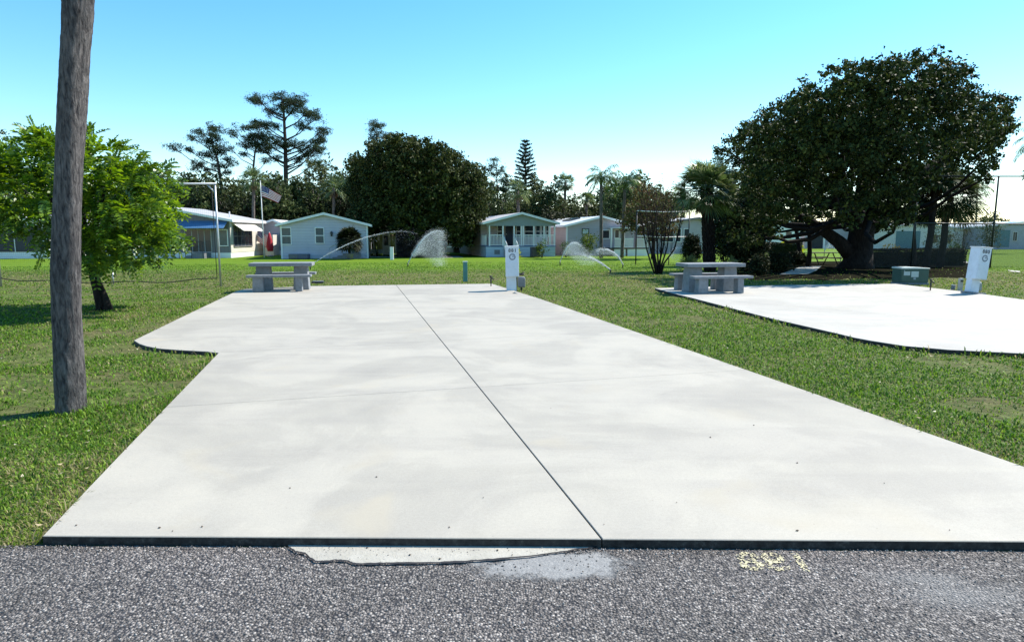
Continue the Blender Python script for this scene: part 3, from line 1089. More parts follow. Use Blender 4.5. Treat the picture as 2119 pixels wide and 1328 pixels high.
mb.build('stair_rail', M_STEEL, h.root)
lx0 = h.lx(687)
mb = MB()
mb.box(lx0 - 0.05, lx0 + 0.05, -0.05, -0.004, 2.05, 2.15)
mb.cyl(lx0, -0.16, 1.78, 2.08, 0.07, 0.11, 8)
mb.tube([(lx0, -0.16, 2.08), (lx0, -0.16, 2.18)], [0.12, 0.02], 8)
mb.build('wall_lamp', M_GRILL, h.root)
BH = h
# box unit and crates under the windows
t = thing('air_conditioner', 'low blue-grey box unit on the ground under the right window of the pale blue home', 'air conditioner', (h.p0.x + h.lx(628), h.p0.y - 0.9, gz(52)), 0)
mb = MB(); mb.box(-0.75, 0.75, -0.35, 0.35, 0.04, 0.42)
mb.build('casing', plain('slate_blue_casing', (0.05, 0.07, 0.13), 0.5), t, 0.03)
mb = MB()
for i in range(9):
    mb.box(-0.68, -0.05, -0.37, -0.352, 0.09 + i * 0.035, 0.105 + i * 0.035)
mb.build('grille', M_METER, t)

# --- grey house far left with cream side wing
h = House('mobile_home', 'dark grey stuccoed home with blue awning and a sunlit cream side wall', 'house', 215, 478, 534, 54.0, 1.0)
h.shell(h.lz(457, h.w), h.lz(428, h.w / 2), 9.0, M_GREYW, plain('sheet_roof', (0.42, 0.42, 0.43), 0.5, 0.08, 1.0), ridge=0.42, fascia=M_WHITE, skirt=M_WHITE, over=0.35)
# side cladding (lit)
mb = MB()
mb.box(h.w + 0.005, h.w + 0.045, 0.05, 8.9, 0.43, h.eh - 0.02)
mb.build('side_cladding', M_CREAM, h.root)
ax0, ax1 = h.lx(374), h.lx(474)
mb = MB()
zt, zb = h.lz(458, ax1), h.lz(473, ax1)
mb.extrude([(ax0, -0.01, zt), (ax0, -0.01, zt + 0.05), (ax0, -1.0, zb + 0.04), (ax0, -1.0, zb)], (ax1 - ax0, 0, 0))
mb.build('awning', M_AWN, h.root)
h.window(h.lx(385), h.lx(437), 0.5, h.lz(475, 8), bars=(4, 1), pane=M_GLASS, fr=plain('grey_frame', (0.35, 0.35, 0.36)))
h.window(h.lx(455), h.lx(471), h.lz(508, 8), h.lz(476, 8), bars=(1, 1), pane=M_GLASS2)
h.window(h.lx(330), h.lx(349), h.lz(511, 6), h.lz(498, 6), bars=(1, 1), pane=M_GLASS2)
h.window(0.6, 4.6, h.lz(510, 9), h.lz(468, 9), face='right', y=-0.045, bars=(5, 2), pane=M_GLASS, fr=plain('bronze_frame', (0.22, 0.21, 0.21)))
# scalloped awning over the side windows
mb = MB()
za = h.eh - 0.15
mb.extrude([(h.w + 0.05, 0.4, za), (h.w + 0.05, 0.4, za + 0.04), (h.w + 1.0, 0.4, za - 0.62), (h.w + 1.0, 0.4, za - 0.66)], (0, 4.6, 0))
mb.build('awning', M_CREAM, h.root)
h.part('vent_pipe', M_WHITE, (h.w - 1.2, h.w - 1.12, 3.0, 3.08, h.eh + 0.3, h.eh + 0.85))
# carport roof beyond the side wall
mb = MB()
mb.extrude([(h.w + 0.36, 8.2, h.eh - 0.1), (h.w + 0.36, 8.2, h.eh + 0.02), (h.w + 3.4, 8.2, h.eh - 0.38), (h.w + 3.4, 8.2, h.eh - 0.5)], (0, 4.0, 0))
mb.build('carport_roof', M_ROOFW, h.root)
mb = MB()
mb.box(h.w + 3.0, h.w + 3.14, 8.3, 8.44, 0, h.eh - 0.45)
mb.build('carport_post', M_STEEL, h.root)
# entry stair rail
mb = MB()
xa = h.lx(385)
for q in ((0, 0.2, 0.75), (0.5, 0.4, 1.1), (1.0, 0.5, 1.35), (1.9, 0.5, 1.35)):
    mb.cyl(xa + q[0], -1.3, 0, q[2], 0.02, n=6)
mb.tube([(xa, -1.3, 0.75), (xa + 1.0, -1.3, 1.35), (xa + 1.9, -1.3, 1.35)], 0.025, 6)
mb.build('stair_rail', M_GRILL, h.root)
h.part('entry_steps', M_METER, (xa + 1.0, xa + 2.0, -1.3, -0.03, 0, 0.42), (xa + 0.5, xa + 0.99, -1.3, -0.03, 0, 0.22))
GH = h

# wall plaque and flower box are the house's own fittings
mb = MB(); mb.tube([(h.w + 0.05, 6.4, 1.75), (h.w + 0.10, 6.4, 1.75)], 0.2, 12); mb.build('wall_wreath', M_WOOD, h.root)

# --- house between the two
h = House('mobile_home', 'set back white roofed home between the grey home and the pale blue home', 'house', 531, 600, 531, 62.0, 4.0)
h.shell(h.lz(470), h.lz(457, 1), 10.0, M_LILAC, M_ROOFW, ridge=0.55, fascia=M_WHITE, skirt=M_WHITE)
h.part('patio_wall', M_CREAM, (h.lx(561), h.lx(578), -2.0, -0.03, 0, 1.9))
h.window(h.lx(537), h.lx(556), 0.9, 1.7, bars=(2, 2), pane=M_DARK)

# --- far-left house with navy screen
h = House('mobile_home', 'white home with a large navy screened porch behind the leafy tree at the left edge', 'house', -130, 103, 530, 52.0, 6.0)
h.shell(h.lz(462, h.w), h.lz(440, h.w / 2), 11.0, M_WHITE, M_ROOFW, ridge=0.5, fascia=M_WHITE, skirt=M_WHITE)
h.part('porch_screen', M_SCREEN, (0.5, h.lx(90), -0.04, -0.006, h.lz(521, h.w), h.lz(466, h.w)))
h.part('screen_post', M_WHITE2, (h.lx(90) + 0.01, h.lx(90) + 0.2, -0.1, -0.005, 0.1, h.eh))
h.part('screen_post', M_WHITE2, (h.lx(30), h.lx(30) + 0.06, -0.06, -0.045, 0.5, h.lz(466, h.w)))

# --- porch home (centre)
h = House('mobile_home', 'home with sage gable and white railed front porch behind the pedestal numbered 881', 'house', 1006, 1149, 532, 56.0, 14.0)
eh, rh = h.lz(462), h.lz(443, h.w / 2)
PD = 2.3
h.shell(eh, rh, 14.0, M_PINKW, M_ROOFG, ridge=0.5, over=0.28, y0=PD, fascia=M_WHITE)
w = h.w
dk = h.lz(509)
# gable panel carried by the porch beam
mb = MB()
mb.extrude([(0.02, 0, eh - 0.22), (w - 0.02, 0, eh - 0.22), (w - 0.02, 0, eh - 0.01), (w / 2, 0, rh - 0.03), (0.02, 0, eh - 0.01)], (0, 0.12, 0))
mb.build('gable_panel', M_SAGE, h.root)
h.part('porch_deck', plain('blue_deck_edge', (0.08, 0.16, 0.32), 0.6), (-0.05, w + 0.05, -0.04, PD - 0.005, dk - 0.08, dk))
h.part('porch_skirting', siding('pale_blue_skirting', (0.45, 0.56, 0.70), 0.3), (0.0, w, 0.0, PD - 0.01, 0, dk - 0.085))
h.part('side_skirting', M_LILAC, (-0.03, -0.002, PD, 13.9, 0, 1.0))
posts = [1013, 1041, 1064, 1079, 1083, 1105, 1126, 1138, 1148]
px_ = [min(w - 0.06, max(0.06, h.lx(u))) for u in posts]
for x_ in px_:
    h.part('porch_post', M_WHITE2, (x_ - 0.055, x_ + 0.055, 0.01, 0.12, dk, eh - 0.22))
hr = dk + 0.95
for a_, b_ in ((px_[0], px_[1]), (px_[2], px_[3]), (px_[4], w - 0.06)):
    mb = MB()
    mb.box(a_, b_, 0.04, 0.09, hr - 0.06, hr)
    mb.box(a_, b_, 0.04, 0.09, dk + 0.06, dk + 0.11)
    x_ = a_ + 0.1
    while x_ < b_ - 0.04:
        mb.box(x_ - 0.018, x_ + 0.018, 0.045, 0.085, dk + 0.11, hr - 0.06)
        x_ += 0.125
    mb.build('railing', M_WHITE2, h.root)
mb = MB()
mb.box(0.03, 0.08, 0.12, PD - 0.05, hr - 0.06, hr)
y_ = 0.25
while y_ < PD - 0.1:
    mb.box(0.035, 0.075, y_ - 0.018, y_ + 0.018, dk + 0.06, hr - 0.06)
    y_ += 0.125
mb.build('railing', M_WHITE2, h.root)
dxa, dxb = h.lx(1046, PD), h.lx(1061, PD)
d = h.part('door', plain('navy_door', (0.02, 0.025, 0.05), 0.4), (dxa, dxb, PD - 0.05, PD - 0.004, dk, dk + 2.0))
h.part('handle', M_STEEL, (dxa + 0.05, dxa + 0.1, PD - 0.09, PD - 0.052, dk + 0.95, dk + 1.05), parent=d)
for a_, b_ in ((1010, 1014), (1030, 1040), (1069, 1080), (1086, 1103), (1109, 1117), (1121, 1126), (1130, 1134)):
    h.window(h.lx(a_, PD), h.lx(b_, PD), dk + 0.75, dk + 1.75, y=PD, pane=M_GLASS, bars=(1, 2), ft=0.05)
# stair with rails running out towards the lawn
xa, xb = px_[1], px_[2]
mb = MB()
ns = 5
for i in range(ns):
    mb.box(xa + 0.05, xb - 0.05, -0.05 - (i + 1) * 0.27, -0.05 - i * 0.27, 0, dk - 0.06 - (i + 0.6) * dk / (ns + 1))
mb.build('porch_steps', M_LILAC, h.root)
for x_ in (xa + 0.02, xb - 0.02):
    mb = MB()
    mb.tube([(x_, -0.02, hr - 0.03), (x_, -1.5, 0.95)], 0.035, 6)
    mb.box(x_ - 0.04, x_ + 0.04, -1.55, -1.47, 0, 1.0)
    for i in range(1, 7):
        t_ = i / 7
        yy_ = -0.02 - 1.48 * t_
        mb.box(x_ - 0.015, x_ + 0.015, yy_ - 0.015, yy_ + 0.015, dk * (1 - t_), (hr - 0.03) * (1 - t_) + 0.95 * t_)
    mb.build('stair_rail', M_WHITE2, h.root)
h.part('utility_hatch', M_METER, (h.lx(1023), h.lx(1034), -0.05, -0.003, 0.25, 0.62))
PH = h
t = thing('air_conditioner', 'dark boxy air conditioner beside the bush under the porch railing', 'air conditioner', (A(1107, 520, 55.8).x, 55.6, gz(55)), R(14))
mb = MB(); mb.box(-0.35, 0.35, -0.35, 0.35, 0.04, 0.85); mb.build('casing', M_GRILL, t, 0.03)
mb = MB()
for i in range(10):
    mb.box(-0.32, 0.32, -0.37, -0.352, 0.12 + i * 0.065, 0.14 + i * 0.065)
mb.build('grille', M_METER, t)

# --- white roofed home to the right of it
h = House('mobile_home', 'lilac grey home with bright white metal roof and skylight, a palm trunk before its gable', 'house', 1172, 1312, 529, 60.0, 16.0)
h.shell(h.lz(468), h.lz(450, h.w / 2), 15.0, M_LILAC, M_ROOFW, ridge=0.5, fascia=M_WHITE)
h.part('side_cladding', M_PINKW, (-0.03, -0.003, 0.1, 14.9, 0.1, h.eh - 0.03))
h.part('corner_trim', M_WHITE, (-0.035, 0.09, -0.03, 0.08, 0, h.eh - 0.04))
h.window(h.lx(1205), h.lx(1217), h.lz(484, 2), h.lz(474, 2), pane=M_LABEL, fr=M_GRILL, bars=(1, 1))
h.window(h.lx(1247), h.lx(1260), h.lz(493, 5), h.lz(477, 5), pane=M_DARK, bars=(1, 1))
h.window(h.lx(1272), h.lx(1280), h.lz(492, 6), h.lz(476, 6), pane=M_GLASS, bars=(1, 1))
# skylight
mb = MB()
sl = (h.rh - h.eh) / (h.w * 0.5)
xs_ = h.w * 0.32
Ms = Matrix.Translation((xs_, 4.5, h.eh + sl * xs_ + 0.19)) @ Matrix.Rotation(-math.atan(sl), 4, 'Y')
mb.box(-0.5, 0.5, -1.2, 1.2, -0.06, 0.08, Ms)
mb.build('skylight', M_GLASS, h.root)
# small porch with awning, balustrade and deck
xa, xb = h.lx(1243), h.lx(1318)
dz = h.lz(512, 4)
h.part('porch_deck', M_GRILL, (xa, xb, -2.4, -0.03, dz - 0.1, dz))
h.part('porch_skirting', M_WHITE, (xa + 0.3, h.lx(1272), -2.35, -2.30, 0, dz - 0.11), (h.lx(1276), xb, -2.35, -2.30, 0, dz - 0.11))
mb = MB()
hr = h.lz(493, 5)
for a_, b_ in ((xa + 0.3, h.lx(1287)), (h.lx(1292), xb)):
    mb.box(a_, b_, -2.38, -2.33, hr - 0.06, hr)
    mb.box(a_, b_, -2.38, -2.33, dz + 0.05, dz + 0.1)
    x_ = a_ + 0.05
    while x_ < b_:
        mb.box(x_ - 0.02, x_ + 0.02, -2.375, -2.335, dz + 0.1, hr - 0.06)
        x_ += 0.11
mb.build('railing', M_WHITE2, h.root)
h.part('awning', M_WHITE, (h.lx(1261), h.lx(1302), -2.0, -0.02, h.lz(473, 6), h.lz(471, 6) + 0.02))
for u_ in (1265, 1291):
    x_ = h.lx(u_, -1.9)
    h.part('porch_post', M_WHITE2, (x_ - 0.06, x_ + 0.06, -1.95, -1.83, dz, h.lz(473, 6) - 0.003))

# --- dark roofed house behind the crape myrtle
h = House('mobile_home', 'low shaded home with dark windows glimpsed behind the bare multi stemmed tree', 'house', 1330, 1470, 526, 66.0, 10.0)
h.shell(h.lz(470), h.lz(452, 3), 12.0, M_LILAC, M_ROOFG, ridge=0.8, fascia=M_GREYW)
for a_, b_ in ((1340, 1362), (1370, 1392), (1398, 1408), (1415, 1425)):
    h.window(h.lx(a_), h.lx(b_), h.lz(500, 2), h.lz(474, 2), pane=M_DARK, bars=(1, 1))

# --- carport home behind the spray
h = House('carport', 'low white awning carport with a white door unit left of the dark hedge', 'carport', 767, 822, 531, 62.0, 5.0)
mb = MB()
z1 = h.lz(484)
mb.extrude([(-0.6, -0.6, z1 - 0.25), (h.w, -0.6, z1 + 0.12), (h.w, -0.6, z1 + 0.22), (-0.6, -0.6, z1 - 0.13)], (0, 6.0, 0))
mb.build('awning_roof', M_ROOFW, h.root)
h.part('back_wall', M_GREYW, (0.0, h.w, 5.2, 5.3, 0, z1 - 0.22))
for u_ in (774, 819):
    x_ = h.lx(u_)
    h.part('post', M_WHITE2, (x_ - 0.05, x_ + 0.05, -0.3, -0.2, 0, z1 - 0.23))
x_ = h.lx(797)
d = h.part('door', M_WHITE, (x_ - 0.35, x_ + 0.4, 0.8, 0.86, 0, 2.0))
h.part('pane', M_GLASS, (x_ - 0.18, x_ + 0.22, 0.77, 0.798, 0.9, 1.8), parent=d)
h.part('planter_wall', M_LABEL, (-0.3, h.lx(795), -1.2, -1.0, 0.15, 0.55))

h = House('mobile_home', 'small white home glimpsed through the mist behind the barbecue grill', 'house', 896, 958, 527, 70.0, 12.0)
h.shell(h.lz(476), h.lz(466, 1), 9.0, M_WHITE, M_ROOFW, fascia=M_WHITE)
h.window(h.lx(930), h.lx(936), h.lz(500, 2), h.lz(484, 2), pane=M_GLASS, bars=(1, 1))
h.part('entry_steps', M_WOOD, (h.lx(938), h.lx(956), -1.2, -0.03, 0, 0.5), (h.lx(944), h.lx(958), -1.6, -1.21, 0, 0.25))

# --- right hand row far beyond the hedge
rowg = 'homes beyond the hedge on the right'
h = House('mobile_home', 'white gabled home with a small dark window behind the yellow green bush', 'house', 1586, 1655, 514, 86.0, 18.0, rowg)
h.shell(h.lz(470), h.lz(457, 2), 12.0, M_WHITE, M_ROOFW, fascia=M_WHITE)
h.window(h.lx(1625), h.lx(1637), h.lz(494, 2), h.lz(480, 2), pane=M_GLASS, bars=(1, 1))
h = House('mobile_home', 'grey roofed home with a wide dark garage opening left of the great trunk', 'house', 1664, 1760, 514, 90.0, 10.0, rowg)
h.shell(h.lz(474), h.lz(462, 2), 12.0, M_LILAC, M_ROOFG, fascia=M_WHITE)
h.part('garage_opening', M_DARK, (h.lx(1674), h.lx(1702), -0.05, -0.004, 0.05, h.lz(484, 2)))
h.part('post', M_WHITE2, (h.lx(1703), h.lx(1706), -0.12, -0.004, 0.0, h.lz(480, 2)))
h = House('mobile_home', 'long turquoise fronted home with pale roof seen under the oak', 'house', 1800, 1990, 515, 88.0, 6.0, rowg)
h.shell(h.lz(474), h.lz(464, 5), 12.0, M_WHITE, M_ROOFG, fascia=M_WHITE)
h.part('porch_screen', M_TURQ, (h.lx(1853), h.lx(1903), -0.06, -0.004, 0.1, h.lz(478, 5)))
h.window(h.lx(1925), h.lx(1940), 0.8, 1.9, pane=M_GLASS, bars=(1, 2))
h.window(h.lx(1955), h.lx(1968), 0.8, 1.9, pane=M_GLASS, bars=(1, 2))
h = House('mobile_home', 'pale blue home with turquoise porch at the right edge', 'house', 2040, 2190, 515, 86.0, 4.0, rowg)
h.shell(h.lz(470), h.lz(460, 5), 12.0, M_BLUEW, M_ROOFW, fascia=M_WHITE)
h.part('porch_screen', M_TURQ, (h.lx(2058), h.lx(2088), -0.06, -0.004, 0.3, h.lz(476, 3)))
h.window(h.lx(2095), h.lx(2103), h.lz(498, 3), h.lz(480, 3), pane=M_GLASS, bars=(2, 1))

# ================================================================== PICNIC TABLES
def picnic_table(label):
    t = thing('picnic_table', label, 'picnic table', (0, 0, 0), 0, 'concrete picnic tables')
    mb = MB(); mb.box(-0.83, 0.83, -0.37, 0.37, 0.662, 0.755)
    mb.build('table_top', M_CONC, t, 0.012)
    for sx in (-1, 1):
        mb = MB(); x_ = sx * 0.50
        mb.box(x_ - 0.21, x_ + 0.21, -0.21, 0.21, 0.0, 0.660, top=(0.84, 0.85))
        mb.build('support', M_CONC, t, 0.012)
    for sy in (-1, 1):
        y_ = sy * 0.62
        mb = MB(); mb.box(-0.83, 0.83, y_ - 0.15, y_ + 0.15, 0.385, 0.45)
        b = mb.build('bench', M_CONC, t, 0.010)
        for sx in (-1, 1):
            mb = MB(); x_ = sx * 0.50
            mb.box(x_ - 0.09 - (0.1 if sx < 0 else 0), x_ + 0.09, y_ - 0.12, y_ + 0.12, 0.0, 0.383, top=(0.9, 0.95))
            mb.build('bench_leg', M_CONC, b, 0.010)
    return t
t1 = picnic_table('blue-grey concrete picnic table at the far left corner of the large pad')
q = G(583, 600, 0)
t1.location = (q.x, q.y + 0.15, 0.001)
t1.rotation_euler = (0, 0, R(11))
t2 = copy_tree(t1)
t2['label'] = 'concrete picnic table on the corner of the right hand pad before the palm'
q = G(1470, 603, 0.012)
t2.location = (q.x, q.y + 0.1, 0.013)
t2.rotation_euler = (0, 0, R(11))

# ================================================================== UTILITY PEDESTALS
def emblem(mb, cx_, cz, r, y):
    """ring open at the right with an inner bar, like a letter G"""
    def arc(r0, r1, a0, a1, mi, yy):
        mb.mi = mi
        n = 22
        vs, fs = [], []
        for i in range(n + 1):
            a = a0 + (a1 - a0) * i / n
            for rr in (r0, r1):
                vs.append((cx_ + rr * math.cos(a), yy, cz + rr * math.sin(a)))
        for i in range(n):
            fs.append((2 * i, 2 * i + 1, 2 * i + 3, 2 * i + 2))
        mb.add(vs, fs)
    arc(r * 0.74, r, R(28), R(345), 0, y)
    arc(r * 0.56, r * 0.68, R(35), R(325), 1, y)
    mb.mi = 0
    mb.add([(cx_ - 0.1 * r, y, cz + 0.02 * r), (cx_ + r, y, cz + 0.02 * r), (cx_ + r, y, cz + 0.26 * r), (cx_ - 0.1 * r, y, cz + 0.26 * r)], [(0, 1, 2, 3)])
    mb.add([(cx_ + 0.70 * r, y, cz - 0.28 * r), (cx_ + r, y, cz - 0.28 * r), (cx_ + r, y, cz + 0.018 * r), (cx_ + 0.70 * r, y, cz + 0.018 * r)], [(0, 1, 2, 3)])
    return mb

def pedestal(num, label, loc, rz, tilt, mm, box_dx, base=False):
    t = thing('utility_pedestal', label, 'utility pedestal', loc, rz, 'numbered utility pedestals')
    t.rotation_euler = (0, tilt, rz)
    mb = MB()
    mb.box(-0.175, 0.10, -0.085, 0.085, 0, 1.19, top=(0.9, 0.9))
    mb.build('post', M_PED, t, 0.006)
    mb = MB()
    mb.box(-0.19, 0.17, -0.19, 0.10, 0.40, 1.21)
    hd = mb.build('cabinet', M_PED, t, 0.012)
    mb = MB()
    mb.box(-0.175, 0.155, -0.198, -0.191, 0.42, 0.80)
    mb.build('cover_door', M_PED, hd, 0.003)
    mb = MB()
    mb.box(-0.205, 0.185, -0.205, 0.115, 1.211, 1.235)
    mb.build('cap', M_WHITE, hd, 0.006)
    Mx = Matrix.Translation((0.0, -0.194, 1.115)) @ Matrix.Rotation(R(90), 4, 'X')
    nb = text_mb(num, 0.13, Mx, 0.002, 0.002, 1.2)
    nb.build('number', M_BLACK, hd)
    e = emblem(MB(), -0.005, 0.945, 0.088, -0.194)
    e.build('emblem', [M_LOGO, M_LOGO2], hd)
    if base:
        mb = MB(); mb.box(-0.21, 0.21, -0.22, 0.16, 0.0, 0.07)
        mb.build('footing', M_CONC, t, 0.01)
    return t

q = G(1059, 601, 0)
pedestal('881', 'white numbered pedestal reading 881 at the far right corner of the large pad', (q.x + 0.03, q.y + 0.10, -0.02), R(2), R(-1.0), M_METER, 0.3)
q = G(2013, 608, 0)
pedestal('880', 'leaning white numbered pedestal reading 880 on the right hand pad edge', (q.x + 0.02, q.y + 0.05, -0.02), R(12), R(5.5), M_METER2, 0.3, True)

def meter(label, loc, rz, m, leg, w=0.21, h_=0.30):
    t = thing('water_meter', label, 'meter box', loc, rz, 'meter boxes beside the pedestals')
    mb = MB(); mb.box(-w / 2, w / 2, -0.10, 0.10, leg, leg + h_)
    mb.build('housing', m, t, 0.045)
    mb = MB()
    mb.box(-w / 2 + 0.03, w / 2 - 0.03, -0.108, -0.1015, leg + 0.04, leg + h_ - 0.05)
    mb.build('front_cover', m, t, 0.003)
    mb = MB(); mb.cyl(0.0, 0, -0.05, leg - 0.002, 0.028, n=10)
    mb.tube([(-w / 2 - 0.03, 0, -0.05), (-w / 2 - 0.03, 0, leg + h_ + 0.02), (-w / 2 + 0.05, 0, leg + h_ + 0.07)], 0.018, 8)
    mb.build('supply_pipe', M_BRASS, t)
    mb = MB(); mb.tube([(-w / 2 + 0.05, 0, leg + h_ + 0.07), (w / 2 - 0.03, 0, leg + h_ + 0.075)], 0.03, 8)
    mb.tube([(-w / 2 + 0.09, 0, leg + h_ + 0.09), (w / 2 - 0.02, 0.0, leg + h_ + 0.13)], 0.014, 6)
    mb.build('valve', M_BRASS, t)
    return t
q = G(1079, 602, -0.05)
meter('dark grey rounded meter box on a pipe right of the pedestal reading 881', (q.x, q.y, -0.05), R(4), M_METER, 0.10)
q = G(2032, 606, -0.05)
meter('pale grey rounded meter box low in the grass beside the leaning pedestal', (q.x + 0.02, q.y + 0.3, -0.05), R(-8), M_METER2, 0.02, 0.26, 0.26)

def tap(label, loc, rz):
    t = thing('standpipe_tap', label, 'tap', loc, rz, 'standpipe taps at the pad corners')
    mb = MB(); mb.cyl(0, 0, -0.03, 0.16, 0.016, n=8); mb.cyl(0, 0, 0.10, 0.20, 0.026, n=8)
    mb.build('riser', M_BRASS, t)
    mb = MB()
    mb.tube([(-0.01, 0, 0.23), (0.05, -0.03, 0.24), (0.08, -0.04, 0.19)], [0.026, 0.022, 0.018], 8)
    mb.cyl(0, 0, 0.19, 0.28, 0.02, n=8)
    mb.build('spout', M_BRASS, t)
    mb = MB(); mb.tube([(0, 0, 0.28), (0, 0, 0.295)], 0.04, 8); mb.tube([(-0.045, 0, 0.30), (0.045, 0, 0.30)], 0.012, 6)
    mb.build('handle', M_BRASS, t)
    return t
q = G(1016, 592, 0)
tap('thin dark tap standing at the far corner of the large pad', (q.x, q.y, 0), R(5))
q = G(1925, 601, 0.012)
tap('dark tap standing between the green transformer and the leaning pedestal', (q.x, q.y, 0.012), R(-20))

# green marker post
q = G(963, 583, -0.05)
t = thing('marker_post', 'short green plastic marker post on the lawn behind the large pad', 'marker post', (q.x, q.y, -0.05), R(8))
mb = MB(); mb.box(-0.075, 0.075, -0.05, 0.05, 0, 0.66, top=(0.96, 0.96)); mb.build('post', M_MARK, t, 0.008)
mb = MB(); mb.box(-0.083, 0.083, -0.058, 0.058, 0.661, 0.69); mb.build('cap', M_GREENTOP, t, 0.008)

# transformer
q = G(1857, 589.5, -0.05)
t = thing('transformer_box', 'green electrical transformer box with a lid painted as sunlit in front of the oak shade', 'transformer', (q.x + 0.10, q.y, -0.05), R(0))
t.scale = (0.90, 0.9, 1)
mb = MB(); mb.box(0, 1.0, 0, 0.62, 0, 0.06); mb.build('plinth', M_CONC, t, 0.01)
mb = MB(); mb.box(0.02, 0.98, 0.02, 0.60, 0.061, 0.50); bd = mb.build('cabinet', M_GREEN, t, 0.015)
mb = MB(); mb.extrude([(-0.0, 0.0, 0.502), (1.0, 0.0, 0.502), (1.0, 0.0, 0.53), (0.5, 0.0, 0.555), (0.0, 0.0, 0.55)], (0, 0.62, 0)); mb.build('lid', M_GREENTOP, t, 0.01)
mb = MB(); mb.box(0.04, 0.96, 0.008, 0.018, 0.09, 0.47); dr = mb.build('door', M_GREEN, t, 0.004)
mb = MB(); mb.box(0.09, 0.31, 0.002, 0.006, 0.30, 0.42); mb.build('sticker', M_LABEL, dr)
mb = MB(); mb.box(0.35, 0.61, 0.002, 0.006, 0.245, 0.425); mb.build('sticker', M_LABEL, dr)
mb = MB(); mb.box(0.44, 0.52, 0.002, 0.006, 0.17, 0.225); mb.build('sticker', M_LOGO2, dr)
mb = MB(); mb.tube([(0.10, 0.007, 0.45), (0.10, -0.012, 0.45)], 0.016, 10); mb.build('lock', M_STEEL, dr)

# stub pipes
q = G(1971, 602, -0.05)
t = thing('stub_pipe', 'short dark capped stub pipe with a white top left of the leaning pedestal', 'pipe', (q.x, q.y, -0.05))
mb = MB(); mb.tube([(0, 0, 0), (0.02, 0, 0.15)], 0.05, 12); mb.build('pipe', M_METER, t)
mb = MB(); mb.tube([(0.02, 0, 0.152), (0.024, 0, 0.175)], 0.056, 12); mb.build('cap', M_WHITE, t)
q = G(1986, 604, -0.05)
t = thing('cleanout_post', 'slim weathered off-white post close beside the leaning pedestal', 'post', (q.x, q.y, -0.05))
mb = MB(); mb.box(-0.045, 0.045, -0.045, 0.045, 0, 0.38, top=(1.0, 1.0)); mb.build('post', M_PVC, t, 0.006)
mb = MB(); mb.box(-0.035, 0.035, -0.06, -0.046, 0.28, 0.33); mb.build('latch', M_BRASS, t)

# meter pit on the lawn behind left table, small lid in the pad
q = G(658, 586, -0.05)
t = thing('valve_box', 'low dark valve box lid in the grass right of the left picnic table', 'valve box', (q.x, q.y, -0.05), R(8))
mb = MB(); mb.box(-0.19, 0.19, -0.12, 0.12, 0, 0.06); mb.build('box', M_GRILL, t, 0.01)
mb = MB(); mb.box(-0.16, 0.16, -0.09, 0.09, 0.061, 0.07); mb.build('lid', M_METER, t, 0.003)
q = G(1066, 607, 0.0)
t = thing('floor_cleanout', 'small round metal cap let into the pad before the pedestal reading 881', 'cleanout', (q.x, q.y, 0.001), 0)
mb = MB(); mb.cyl(0, 0, 0, 0.012, 0.065, n=20); mb.build('flange', M_METER, t)
mb = MB(); mb.cyl(0, 0, 0.0125, 0.035, 0.02, n=8); mb.build('plug', M_STEEL, t)

# ================================================================== NETS
def net_mesh(x0, x1, z0f, z1, step, r, y=0.0):
    """thin crossing strands between two rails; z0f(x) gives the slack lower edge"""
    V, Fc = [], []
    def strand(a, b):
        i = len(V)
        dx_, dz_ = b[0] - a[0], b[1] - a[1]
        L = math.hypot(dx_, dz_) or 1
        ox, oz = -dz_ / L * r, dx_ / L * r
        V.extend([(a[0] - ox, y, a[1] - oz), (b[0] - ox, y, b[1] - oz), (b[0] + ox, y, b[1] + oz), (a[0] + ox, y, a[1] + oz)])
        Fc.append((i, i + 1, i + 2, i + 3))
    x = x0
    while x < x1:
        strand((x, z0f(x)), (x, z1))
        x += step
    z = z1
    while z > min(z0f(x0), z0f((x0 + x1) / 2)):
        xs_ = [x0 + (x1 - x0) * i / 24 for i in range(25)]
        for a, b in zip(xs_[:-1], xs_[1:]):
            if z > z0f((a + b) / 2):
                strand((a, z), (b, z))
        z -= step
    return npmesh('netting', V, Fc)

Yn = G(457, 593).y
pR = A(457, 593, Yn)
pL = A(2, 585, Yn)
zt = A(443, 382, Yn).z
xTR = A(443, 382, Yn).x
t = thing('practice_net', 'tall grey pipe frame with slack black netting behind the leafy tree at the left', 'practice net', (0, Yn, 0))
for xx, nm in ((pR.x, 0), (pL.x, 1)):
    mb = MB(); mb.cyl(xx + (0.0), 0, gz(Yn), zt, 0.028, n=10); mb.build('post', M_STEEL, t)
mb = MB(); mb.tube([(pL.x, 0, zt + 0.02), (pR.x + 0.04, 0, zt + 0.02)], 0.03, 10); mb.build('top_rail', M_STEEL, t)
mb = MB(); mb.tube([(pR.x, 0, zt - 0.25), (pR.x - 0.22, 0, zt - 0.02)], 0.02, 6); mb.build('brace', M_STEEL, t)
zb0 = A(447, 575, Yn).z
def sag(x):
    tt = (x - pL.x) / (pR.x - pL.x)
    return zb0 - 0.14 * math.sin(PI * tt) ** 0.7 - 0.03 * math.sin(tt * 19)
nt_ = link('netting', net_mesh(pL.x, pR.x - 0.1, sag, zt, 0.06, 0.0010, 0.0), t, M_ROPE)
mb = MB()
mb.tube([(pL.x + (pR.x - 0.1 - pL.x) * i / 40, 0, sag(pL.x + (pR.x - 0.1 - pL.x) * i / 40)) for i in range(41)] , 0.014, 6)
mb.tube([(pR.x - 0.1, 0, sag(pR.x - 0.1)), (pR.x - 0.1, 0, zt)], 0.010, 6)
mb.build('edge_rope', M_ROPE, t)
mb = MB(); q = G(235, 588); mb.cyl(q.x, q.y - Yn, gz(q.y), 0.35, 0.022, n=8); mb.build('anchor_stake', M_STEEL, t)

